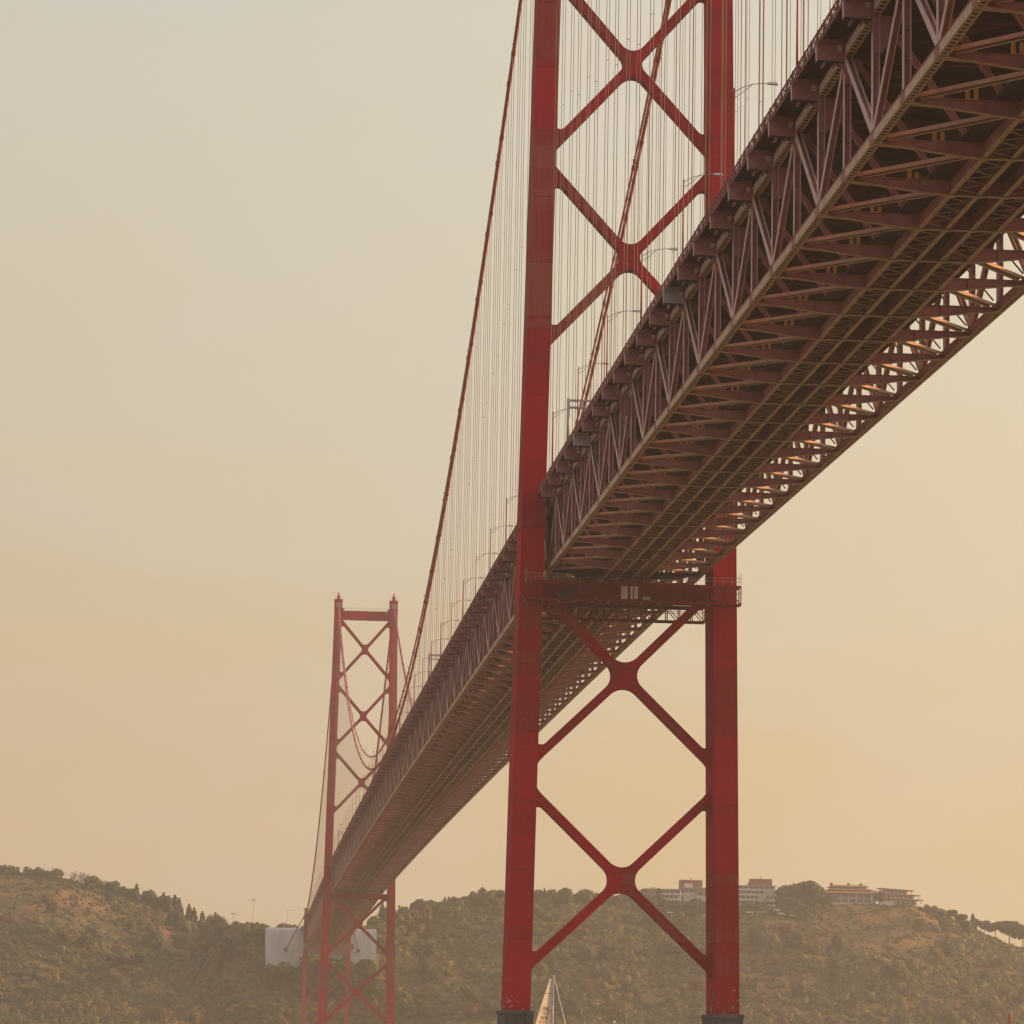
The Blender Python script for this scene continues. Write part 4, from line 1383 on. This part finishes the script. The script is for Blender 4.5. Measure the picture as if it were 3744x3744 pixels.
apartment('stepped apartment block with a white panel on its red plant room, between the tower legs',
          [(2500, 2632, 3247, 3268, 7, 0), (2356, 2490, 3251, 3270, 7, -1), (2548, 2640, 3262, 3280, 4, -5), (2430, 2482, 3271, 3290, 3, -6), (2462, 2490, 3291, 3308, 2, -9), (2443, 2482, 3311, 3328, 3, -12)],
          (2488, 2568, 3220, 3250), (2502, 2533, 3230, 3251))
apartment('stepped grey apartment block with a red plant room, right of the near tower',
          [(2680, 2834, 3239, 3254, 8, 0), (2680, 2796, 3255, 3272, 7, -3), (2680, 2776, 3273, 3290, 6, -6), (2680, 2758, 3291, 3308, 5, -9), (2832, 2876, 3256, 3274, 3, -3), (2812, 2862, 3276, 3294, 3, -6), (2794, 2848, 3296, 3312, 3, -9)],
          (2746, 2823, 3216, 3252, 1), (2790, 2815, 3243, 3252))

# long two-storey villa with stepped tiled roof
p = P(3130, 3302)
t = thing('villa', 'long two-storey cream villa with stepped tiled roof and three roof turrets on the right hill', 'villa', None, (p[0], 1735, p[2]))
xa, xb = P(3022, 3300)[0], P(3206, 3300)[0]; z0 = P(3100, 3304)[2]; z1 = P(3100, 3266)[2]
mb = MB(); mb.prism([(xa, 1741), (xa + 4, 1735), (xb - 3, 1735), (xb, 1738), (xb, 1752), (xa, 1752)], lambda a, c, tt: (a, c, tt), z0 - 2, z1); w = mb.build('wall', M['plaster'], t)
hm = (z0 + z1) / 2
nb = 5
for k in range(nb):
    a = xa + 4.2 + (xb - xa - 7.6) * k / nb; b = xa + 4.2 + (xb - xa - 7.6) * (k + 1) / nb
    for (q0, q1) in ((z0 + 0.7, hm - 0.35), (hm + 0.45, z1 - 0.35)):
        g = MB(); g.box(a + .5, b - .5, 1734.9, 1734.97, q0, q1); gg = g.build('window', M['glass'], w)
        f = MB()
        for i in range(1, 4):
            xx = a + .5 + (b - a - 1.0) * i / 4
            f.box(xx - .09, xx + .09, 1734.8, 1734.9, q0, q1)
        f.build('frame', M['plaster'], gg)
cc = MB()
for k in range(nb + 1):
    xx = xa + 4.2 + (xb - xa - 7.6) * k / nb
    cc.box(xx - .38, xx + .38, 1734.2, 1734.75, z0 - 1, z1)
cc.box(xa + 3.9, xb - 3, 1734.1, 1734.78, hm - .22, hm + .22)
cc.build('colonnade', M['plaster'], t)
def roof(za, zb_, x0, x1, ins, yo=1731.5, nm='roof', m='tile'):
    r = MB()
    r.hexa([(x0, yo, za), (x1, yo, za), (x1, 1756, za), (x0, 1756, za), (x0 + ins, yo + ins * .7, zb_), (x1 - ins, yo + ins * .7, zb_), (x1 - ins, 1753, zb_), (x0 + ins, 1753, zb_)])
    return r.build(nm, M[m], t)
r1 = roof(z1, z1 + 1.5, xa - 2.2, xb + 6, 5)
b1 = MB(); b1.box(xa + 5.5, xb + 0.0, 1736, 1752, z1 + 1.5, z1 + 2.1); b1.build('clerestory', M['plaster'], t)
roof(z1 + 2.1, z1 + 3.1, xa + 1.0, xb - 2.5, 3, 1734)
b1 = MB(); b1.box(xa + 4.2, xb - 6.2, 1737.5, 1751, z1 + 3.1, z1 + 4.1); ww = b1.build('clerestory', M['plaster'], t)
b2 = MB(); b2.box(xa + 5.0, xb - 10.0, 1737.4, 1737.47, z1 + 3.3, z1 + 3.85); b2.build('window', M['glass'], ww)
roof(z1 + 4.1, z1 + 5.2, xa + 2.9, xb - 4.8, 2.2, 1735.5)
for uu in (3047, 3110, 3155):
    q = P(uu, 3240)[0]
    c = MB(); c.box(q - .8, q + .8, 1742, 1743.6, z1 + 4.9, z1 + 6.0); c.hexa([(q - 1.3, 1741.5, z1 + 6.0), (q + 1.3, 1741.5, z1 + 6.0), (q + 1.3, 1744.1, z1 + 6.0), (q - 1.3, 1744.1, z1 + 6.0), (q - .5, 1742.3, z1 + 6.7), (q + .5, 1742.3, z1 + 6.7), (q + .5, 1743.3, z1 + 6.7), (q - .5, 1743.3, z1 + 6.7)])
    c.build('roof_turret', M['tile'], t)
# terraced wing
p = P(3280, 3306)
t = thing('terraced_wing', 'cream terraced building with three overhanging tiled eaves, right of the long villa', 'terraced building', None, (p[0], 1735, p[2]))
for (u0, u1, v0, v1, n, dy) in ((3222, 3318, 3254, 3270, 6, 3), (3222, 3342, 3272, 3287, 7, 0), (3222, 3352, 3289, 3306, 7, -2)):
    y = 1735 + dy; a = at_y(u0, v1, y); b = at_y(u1, v0, y)
    tilt = 1.1
    mb = MB(); mb.box(a[0], b[0], y, y + 11, a[2] - (2.5 if dy < 0 else 0), b[2] - .3); w = mb.build('wall', M['plaster'], t)
    for k in range(n):
        c0 = a[0] + 1.0 + (b[0] - a[0] - 1.5) * k / n; c1 = a[0] + 1.0 + (b[0] - a[0] - 1.5) * (k + 1) / n - 0.9
        g = MB(); g.box(c0, c1, y - .06, y - .01, a[2] + .5, b[2] - .7); g.build('window', M['glass'], w)
    mb = MB(); mb.box(b[0] + 2.2, b[0] + 2.6, y - 1.2, y - .8, a[2], b[2] - .3); mb.build('pillar', M['plaster'], t)
    mb = MB()
    mb.hexa([(a[0] - 1, y - 2.2, b[2] + .5), (b[0] + 4.2, y - 2.2, b[2] - .55), (b[0] + 4.2, y + 11, b[2] - .55), (a[0] - 1, y + 11, b[2] + .5),
             (a[0] - 1, y - 1.6, b[2] + 1.0), (b[0] + 3.6, y - 1.6, b[2] - .15), (b[0] + 3.6, y + 11, b[2] - .15), (a[0] - 1, y + 11, b[2] + 1.0)])
    mb.build('roof', M['tile'], t)
mb = MB(); a = P(3208, 3300); b = P(3262, 3310); mb.box(a[0], b[0], 1729, 1731, b[2] - 1, a[2] + .6); mb.build('terrace_wall', M['plaster'], t)
# low white house and retaining wall below the right block
a = P(2752, 3350, 1712); b = P(2795, 3335, 1712)
t = thing('low_house', 'low pale house with an orange-topped side wall below the right apartment block', 'house', None, (a[0], 1712, a[2]))
mb = MB(); mb.box(a[0], b[0] + .0, 1712, 1719, a[2] - 2, b[2]); w = mb.build('wall', M['plaster'], t)
mb = MB(); mb.box(a[0] - .5, b[0] + .6, 1711.3, 1719.5, b[2], b[2] + .35); mb.build('roof', M['greyplaster'], t)
mb = MB(); mb.box(a[0] + .6, a[0] + 2.6, 1711.93, 1711.99, a[2] + .2, b[2] - .5); mb.box(a[0] + 3.6, a[0] + 5.6, 1711.93, 1711.99, a[2] + .2, b[2] - .5); mb.build('window', M['glass'], w)
# toll canopy right of the far tower
a = P(1447, 3391, 1650); b = P(1477, 3374, 1650)
t = thing('white_canopy', 'white flat-roofed shelter just right of the far tower right leg', 'shelter', None, (a[0], 1650, a[2]))
mb = MB(); mb.hexa([(a[0], 1648, b[2] - 1.2), (b[0], 1648, b[2] - 1.2), (b[0], 1660, b[2] - 1.2), (a[0], 1660, b[2] - 1.2), (a[0] - .6, 1647.5, b[2]), (b[0] + .3, 1647.5, b[2]), (b[0] + .3, 1660, b[2]), (a[0] - .6, 1660, b[2])]); mb.build('roof', M['hull'], t)
mb = MB(); mb.box(a[0] + .3, b[0] - .3, 1652, 1659, a[2] - 2, b[2] - 1.2); mb.build('wall', M['plaster'], t)

# cars parked by the apartments
def car_mesh():
    mb = MB()
    mb.prism([(-2.1, .35), (2.1, .35), (2.15, .8), (1.1, .95), (.6, 1.42), (-1.3, 1.45), (-1.9, .95), (-2.15, .85)], lambda a, c, tt: (a, tt, c), -.85, .85)
    for x in (-1.3, 1.3):
        for y in (-.86, .72):
            mb.tube([(x, y, .33), (x, y + .14, .33)], .33, 10, 1)
    mb.box(-1.1, .45, -.87, -.855, .98, 1.34, 2)
    me = mb.build('parked_car', [M['hull'], M['dark'], M['glass']])
    return me
car0 = car_mesh()
for i, (u, v, lb) in enumerate(((2452, 3338, 'white car parked below the lowest storey of the left apartment block, upper of two'), (2458, 3357, 'white car parked on the lower road below the left apartment block, left of two'), (2474, 3356, 'white car parked on the lower road below the left apartment block, right of two'),
                             (2740, 3337, 'white car parked left of the low pale house'), (2841, 3328, 'white car parked alone beside dark shrubs below the right apartment block'), (2858, 3342, 'white car parked in the row right of the low pale house'), (2898, 3348, 'white car parked at the right end of the row below the right block'))):
    o = car0 if i == 0 else car0.copy()
    if i: COL.objects.link(o)
    q = at_y(u, v, 1706); o.location = (q[0], 1706, max(q[2] - 0.5, ground(q[0], 1706) + 0.1))
    tag(o, lb, 'car', 'cars parked on the hill')

# lighting masts and utility poles behind the left hill
for i, (u, vt, arms, lb) in enumerate(((927, 3290, 0, 'tall lighting mast with a round head behind the trees left of the anchorage'), (853, 3340, 0, 'shorter lighting mast with a round head left of the tall one'), (1051, 3328, 1, 'thin double-armed lamp mast rising over the left anchorage block'))):
    q = at_y(u, vt, 1650); g = ground(q[0], 1650)
    t = thing('lighting_mast', lb, 'lighting mast', 'lighting masts beyond the anchorage', (q[0], 1650, g))
    mb = MB(); mb.tube([(q[0], 1650, g - .5), (q[0], 1650, q[2])], [.22, .12], 6); mb.build('mast', M['galv'], t)
    mb = MB()
    if arms == 0:
        mb.tube([(q[0], 1650, q[2] - .1), (q[0], 1650, q[2] + .25)], [1.1, .8], 10)
        for k in range(6):
            aa = k * pi / 3; mb.box(q[0] + 1.2 * math.cos(aa) - .3, q[0] + 1.2 * math.cos(aa) + .3, 1650 + 1.2 * math.sin(aa) - .3, 1650 + 1.2 * math.sin(aa) + .3, q[2] - .15, q[2] + .15)
    else:
        mb.box(q[0] - .1, q[0] + 1.8, 1649.9, 1650.1, q[2] - .1, q[2] + .05); mb.box(q[0] + 1.5, q[0] + 2.5, 1649.8, 1650.2, q[2] - .05, q[2] + .15)
    mb.build('lamp_head', M['galv'], t)

# ------------------------------------------------------------------ boats and marks on the water
YB = 95.0
t = thing('sailing_boat', 'sailing boat with a tall cream mainsail passing between the near tower legs', 'sailing boat', None, (0, YB, 0))
xm = -0.5
mb = MB(); mb.tube([(xm, YB, 1.2), (xm + .02, YB, 16.2)], [.11, .075], 8); mast = mb.build('mast', M['hull'], t)
mb = MB(); mb.tube([(xm, YB, 16.2), (xm, YB, 17.5)], .02, 4); mb.box(xm, xm + 0.4, YB - .02, YB + .02, 16.5, 16.53); mb.box(xm + .35, xm + .5, YB - .02, YB + .02, 16.45, 16.65); mb.build('wind_vane', M['galv'], mast)
mb = MB(); mb.beam((xm - .55, YB, 11.1), (xm + .6, YB, 11.1), .05, .06, (0, 1, 0)); mb.build('spreader', M['hull'], mast)
mb = MB(); mb.tube([(xm + .05, YB, 16.0), (xm + 3.9, YB - .3, 1.3)], .075, 6); mb.build('furled_jib', M['hull'], t)
mb = MB(); mb.tube([(xm, YB, 2.3), (xm - 4.6, YB - 2.8, 2.2)], .08, 6); mb.build('boom', M['hull'], t)
# mainsail: curved sheet with real thickness
def sail_x(z, f):        # f 0 at luff, 1 at leech
    lee = -0.28 - (15.75 - z) * 0.292 - 0.25 * math.sin(pi * (z - 2.3) / 13.4)
    return xm - .16 + (lee - 0.22 + .16) * f if True else 0
def sail_y(z, f): return YB + 0.45 * math.sin(pi * f) * (1 - (z - 2.3) / 16) - 0.62 * (sail_x(z, 0) - sail_x(z, f))
mb = MB(); NZ, NF = 24, 8
for side in (0, 1):
    for j in range(NZ + 1):
        z = 2.4 + 13.2 * j / NZ
        for i in range(NF + 1):
            f = i / NF
            mb.v.append((sail_x(z, f), sail_y(z, f) + side * .012, z))
o2 = (NZ + 1) * (NF + 1)
for j in range(NZ):
    for i in range(NF):
        a = j * (NF + 1) + i
        mb.f.append((a, a + 1, a + NF + 2, a + NF + 1)); mb.m.append(0); mb.s.append(True)
        mb.f.append((o2 + a + NF + 1, o2 + a + NF + 2, o2 + a + 1, o2 + a)); mb.m.append(0); mb.s.append(True)
sail_m, nt, b = new_mat('translucent_sail')
b.inputs['Base Color'].default_value = (.66, .62, .54, 1); b.inputs['Roughness'].default_value = .8
tr_ = nt.nodes.new('ShaderNodeBsdfTranslucent'); tr_.inputs['Color'].default_value = (.72, .6, .42, 1)
mxs = nt.nodes.new('ShaderNodeMixShader'); mxs.inputs[0].default_value = .25
nt.links.new(b.outputs[0], mxs.inputs[1]); nt.links.new(tr_.outputs[0], mxs.inputs[2]); nt.links.new(mxs.outputs[0], nt.nodes['Material Output'].inputs['Surface'])
sail = mb.build('mainsail', sail_m, t, recalc=False)


def on_sail(x, z):
    f = (x - sail_x(z, 0)) / (sail_x(z, 1) - sail_x(z, 0))
    return (x, sail_y(z, f) - .045, z)


bt = MB()
for z in (13.15, 10.35):
    x0, x1 = sail_x(z, 1) + .02, sail_x(z, 0) - .02
    for i in range(6):
        a, c = x0 + (x1 - x0) * i / 6, x0 + (x1 - x0) * (i + 1) / 6
        pa, pc = on_sail(a, z), on_sail(c, z)
        bt.beam(pa, pc, .02, .09, (0, 1, 0))
bt.build('batten', M['stripe'], sail)
SEG = {'P': 'abefg', 'O': 'abcdef', 'R': 'abefgr', '1': 'bc', '0': 'abcdef', '7': 'abc', '8': 'abcdefg'}
def word(txt, xc, zc_, h, mat, mirror=False):
    mb = MB(); w = h * .62; gap = h * .28; n = len(txt); th = h * .17
    tot = n * w + (n - 1) * gap
    segs = {'a': ((0, h), (w, h)), 'b': ((w, h), (w, h / 2)), 'c': ((w, h / 2), (w, 0)), 'd': ((0, 0), (w, 0)), 'e': ((0, 0), (0, h / 2)), 'f': ((0, h / 2), (0, h)), 'g': ((0, h / 2), (w, h / 2)), 'r': ((w * .35, h / 2), (w, 0))}
    for i, ch in enumerate(txt):
        ox = i * (w + gap) - tot / 2
        for s_ in SEG[ch]:
            (a, c), (d, e) = segs[s_]
            x0, x1 = ox + a, ox + d
            if mirror: x0, x1 = -x0, -x1
            mb.beam(on_sail(xc + x0, zc_ + c), on_sail(xc + x1, zc_ + e), .02, th, (0, 1, 0))
    mb.build('sail_number', mat, sail)
word('POR', -1.75, 10.55, .38, M['navy'])
word('POR', -1.75, 9.72, .38, M['ghost'], True)
word('1078', -2.05, 9.05, .38, M['navy'])
word('1078', -2.15, 8.4, .38, M['ghost'], True)
# hull and coachroof
mb = MB()
secs = [(-5.2, 1.25, .55), (-3, 1.6, .2), (0, 1.75, .05), (3, 1.2, .15), (4.9, .35, .5), (5.4, .04, .9)]
ring = []
for (x, hw, zk) in secs:
    b0 = len(mb.v)
    for (yy, zz) in ((-hw, 1.15), (-hw * .95, .6), (-hw * .5, zk - .2), (0, zk - .45), (hw * .5, zk - .2), (hw * .95, .6), (hw, 1.15)):
        mb.v.append((x, YB + yy, zz))
    ring.append(b0)
for a, c in zip(ring[:-1], ring[1:]):
    for i in range(6):
        mb.f.append((a + i, a + i + 1, c + i + 1, c + i)); mb.m.append(0); mb.s.append(True)
    mb.f.append((a + 6, a, c, c + 6)); mb.m.append(0); mb.s.append(False)
mb.f.append(tuple(ring[0] + i for i in range(7))); mb.m.append(0); mb.s.append(False)
mb.build('hull', M['hull'], t)
mb = MB(); mb.hexa([(-2.4, YB - 1.0, 1.15), (2.4, YB - .8, 1.15), (2.4, YB + .8, 1.15), (-2.4, YB + 1.0, 1.15), (-2.3, YB - .8, 1.7), (1.6, YB - .6, 1.6), (1.6, YB + .6, 1.6), (-2.3, YB + .8, 1.7)]); mb.build('cabin', M['hull'], t)

# mooring piles, lantern post and red mark just reaching into the frame
def pile(label, u, vtop, Y, r, mat, cat, name):
    q = at_y(u, vtop, Y)
    t = thing(name, label, cat, None, (q[0], Y, -1))
    mb = MB(); mb.tube([(q[0], Y, -1), (q[0], Y, q[2])], [r * 1.1, r], 9); mb.build('shaft', mat, t)
    m2 = MB(); m2.tube([(q[0], Y, q[2]), (q[0], Y, q[2] + .12)], [r * 1.2, r * .8], 9); m2.build('cap', mat, t)
    return t, q


pile('weathered pile left of the red lantern at the bottom edge', 2233, 3711, -90, .09, M['pole'], 'mooring pile', 'mooring_pile')
pile('weathered pile right of the red lantern at the bottom edge', 2287, 3711, -90, .09, M['pole'], 'mooring pile', 'mooring_pile')
pile('slim red channel mark at the bottom right corner', 3691, 3711, 60, .16, M['red'], 'channel mark', 'channel_mark')
q = at_y(2245, 3736, -92)
t = thing('lantern_post', 'white post with an open red lantern frame between the two piles', 'lantern', None, (q[0], -92, -1))
mb = MB(); mb.tube([(q[0], -92, -1), (q[0], -92, q[2] - .1)], .07, 8); mb.build('post', M['hull'], t)
mb = MB(); mb.tube([(q[0], -92, q[2] - .12), (q[0], -92, q[2] + .02), (q[0], -92, q[2] + .14)], [.14, .17, .06], 10); mb.build('globe', M['hull'], t)
mb = MB()
for sx in (-.14, .14):
    mb.box(q[0] + sx - .02, q[0] + sx + .02, -92.02, -91.98, q[2] + .1, q[2] + .42)
mb.box(q[0] - .18, q[0] + .18, -92.03, -91.97, q[2] + .42, q[2] + .47)
mb.build('lantern_frame', M['red'], t)

# ------------------------------------------------------------------ water
mb = MB()
S = 30000
mb.v = [(-S, -S, 0), (S, -S, 0), (S, S, 0), (-S, S, 0)]; mb.f = [(0, 1, 2, 3)]; mb.m = [0]; mb.s = [False]
m, nt, b = new_mat('river_water')
b.inputs['Base Color'].default_value = (.14, .11, .065, 1); b.inputs['Roughness'].default_value = .22; b.inputs['IOR'].default_value = 1.33
g = nt.nodes.new('ShaderNodeNewGeometry'); n1 = nt.nodes.new('ShaderNodeTexNoise'); n1.inputs['Scale'].default_value = .35; n1.inputs['Detail'].default_value = 4
nt.links.new(g.outputs['Position'], n1.inputs['Vector'])
bp = nt.nodes.new('ShaderNodeBump'); bp.inputs['Strength'].default_value = .5; bp.inputs['Distance'].default_value = .6
nt.links.new(n1.outputs['Fac'], bp.inputs['Height']); nt.links.new(bp.outputs['Normal'], b.inputs['Normal'])
w = mb.build('water', m, recalc=False); w['kind'] = 'structure'

# ------------------------------------------------------------------ air
HZ = 0.000130
mb = MB(); mb.box(-1300, 1700, -520, 2700, -7.5, 197.5)
m = bpy.data.materials.new('haze_air'); m.use_nodes = True
nt = m.node_tree; nt.nodes.clear()
out = nt.nodes.new('ShaderNodeOutputMaterial'); pv = nt.nodes.new('ShaderNodeVolumePrincipled')
pv.inputs['Color'].default_value = (.86, .87, .88, 1); pv.inputs['Density'].default_value = HZ; pv.inputs['Anisotropy'].default_value = .25
nt.links.new(pv.outputs[0], out.inputs['Volume'])
hz = mb.build('haze', m); hz['kind'] = 'stuff'

# ------------------------------------------------------------------ sky and sun
SUN_EL, SUN_AZ = math.radians(14), math.radians(87)       # azimuth from +y towards +x
world = bpy.data.worlds.new('World'); scene.world = world; world.use_nodes = True
nt = world.node_tree; L = nt.links.new
bg = nt.nodes['Background']; bg.inputs['Strength'].default_value = 0.1
sky = nt.nodes.new('ShaderNodeTexSky'); sky.sky_type = 'NISHITA'; sky.sun_disc = False
sky.sun_elevation = SUN_EL; sky.sun_rotation = SUN_AZ; sky.dust_density = 4.0; sky.air_density = 1.2
tc = nt.nodes.new('ShaderNodeTexCoord'); sp = nt.nodes.new('ShaderNodeSeparateXYZ'); L(tc.outputs['Generated'], sp.inputs[0])
# thin overcast veil: warm at the horizon, greyer overhead, with soft cloud streaks
mp = nt.nodes.new('ShaderNodeMapping'); mp.inputs['Scale'].default_value = (2.2, 2.2, 9.0); L(tc.outputs['Generated'], mp.inputs['Vector'])
cn = nt.nodes.new('ShaderNodeTexNoise'); cn.inputs['Scale'].default_value = 2.0; cn.inputs['Detail'].default_value = 5; cn.inputs['Distortion'].default_value = .3; L(mp.outputs['Vector'], cn.inputs['Vector'])
def mth(op, a, b2, clamp=False):
    n = nt.nodes.new('ShaderNodeMath'); n.operation = op; n.use_clamp = clamp
    for i, q in enumerate((a, b2)):
        if isinstance(q, (int, float)): n.inputs[i].default_value = q
        else: L(q, n.inputs[i])
    return n.outputs[0]
h = mth('ADD', sp.outputs['Z'], mth('MULTIPLY', mth('SUBTRACT', cn.outputs['Fac'], .5), .035))
veil = ramp_node(nt, [(-0.0, (.645, .44, .22)), (.07, (.645, .475, .27)), (.15, (.655, .545, .375)), (.26, (.665, .61, .48)), (.5, (.60, .60, .62)), (1.0, (.52, .55, .62))])
veil.color_ramp.interpolation = 'B_SPLINE'; L(h, veil.inputs['Fac'])
# brighter and yellower towards the sun
dotx = nt.nodes.new('ShaderNodeVectorMath'); dotx.operation = 'DOT_PRODUCT'; L(tc.outputs['Generated'], dotx.inputs[0])
dotx.inputs[1].default_value = (math.sin(1.33), math.cos(1.33), 0.12)
glow = mth('POWER', mth('MAXIMUM', dotx.outputs['Value'], 0.0), 1.5)
fall = mth('MINIMUM', mth('MAXIMUM', mth('ADD', mth('MULTIPLY', dotx.outputs['Value'], .34), .945), .60), 1.2)
# soft grey cloud patches in the veil
mp2 = nt.nodes.new('ShaderNodeMapping'); mp2.inputs['Scale'].default_value = (7, 7, 16); mp2.inputs['Location'].default_value = (1.3, .4, .2); L(tc.outputs['Generated'], mp2.inputs['Vector'])
cn2 = nt.nodes.new('ShaderNodeTexNoise'); cn2.inputs['Scale'].default_value = 1.0; cn2.inputs['Detail'].default_value = 4; cn2.inputs['Distortion'].default_value = .5; L(mp2.outputs['Vector'], cn2.inputs['Vector'])
cf = ramp_node(nt, [(.42, (0, 0, 0)), (.66, (1, 1, 1))]); L(cn2.outputs['Fac'], cf.inputs['Fac'])
cmix = nt.nodes.new('ShaderNodeMix'); cmix.data_type = 'RGBA'; L(mth('MULTIPLY', cf.outputs['Color'], .30), cmix.inputs['Factor'])
L(veil.outputs['Color'], cmix.inputs['A']); cmix.inputs['B'].default_value = (.635, .61, .56, 1)
# the sky behind the camera, away from the low sun, is cooler
north = mth('MULTIPLY', mth('SUBTRACT', .75, sp.outputs['Y'], True), .75, True)
nmix = nt.nodes.new('ShaderNodeMix'); nmix.data_type = 'RGBA'; L(north, nmix.inputs['Factor'])
L(cmix.outputs['Result'], nmix.inputs['A']); nmix.inputs['B'].default_value = (.80, .76, .80, 1)
sc2 = nt.nodes.new('ShaderNodeVectorMath'); sc2.operation = 'SCALE'; L(nmix.outputs['Result'], sc2.inputs[0]); L(mth('MULTIPLY', fall, 8.5), sc2.inputs['Scale'])
gl = nt.nodes.new('ShaderNodeVectorMath'); gl.operation = 'SCALE'; gl.inputs[0].default_value = (1.9, 1.35, 0.3); L(glow, gl.inputs['Scale'])
ad = nt.nodes.new('ShaderNodeVectorMath'); ad.operation = 'ADD'; L(sc2.outputs[0], ad.inputs[0]); L(gl.outputs[0], ad.inputs[1])
mx = nt.nodes.new('ShaderNodeMix'); mx.data_type = 'RGBA'; mx.inputs['Factor'].default_value = 0.9
L(sky.outputs['Color'], mx.inputs['A']); L(ad.outputs[0], mx.inputs['B']); L(mx.outputs['Result'], bg.inputs['Color'])

sun = bpy.data.lights.new('sun', 'SUN'); sun.energy = 5.0; sun.angle = math.radians(0.5); sun.color = (1.0, .52, .18)
so = bpy.data.objects.new('sun', sun); COL.objects.link(so)
d = Vector((math.sin(SUN_AZ) * math.cos(SUN_EL), math.cos(SUN_AZ) * math.cos(SUN_EL), math.sin(SUN_EL)))
so.rotation_euler = d.to_track_quat('Z', 'Y').to_euler(); so.location = (400, 100, 300)

# ------------------------------------------------------------------ camera
cam = bpy.data.cameras.new('camera'); cam.sensor_width = 36; cam.lens = 36 * FPX / 3744.0; cam.clip_start = 1; cam.clip_end = 60000
co = bpy.data.objects.new('camera', cam); COL.objects.link(co)
R = Matrix(((_r[0], _u[0], -_f[0]), (_r[1], _u[1], -_f[1]), (_r[2], _u[2], -_f[2])))
co.matrix_world = Matrix.Translation(Vector(CAM)) @ R.to_4x4()
scene.camera = co
scene.view_settings.view_transform = 'Standard'; scene.view_settings.look = 'None'; scene.view_settings.exposure = 0.24; scene.view_settings.gamma = 1
scene.cycles.use_denoising = True
scene.cycles.max_bounces = 8
scene.cycles.volume_bounces = 1
scene.render.film_transparent = False
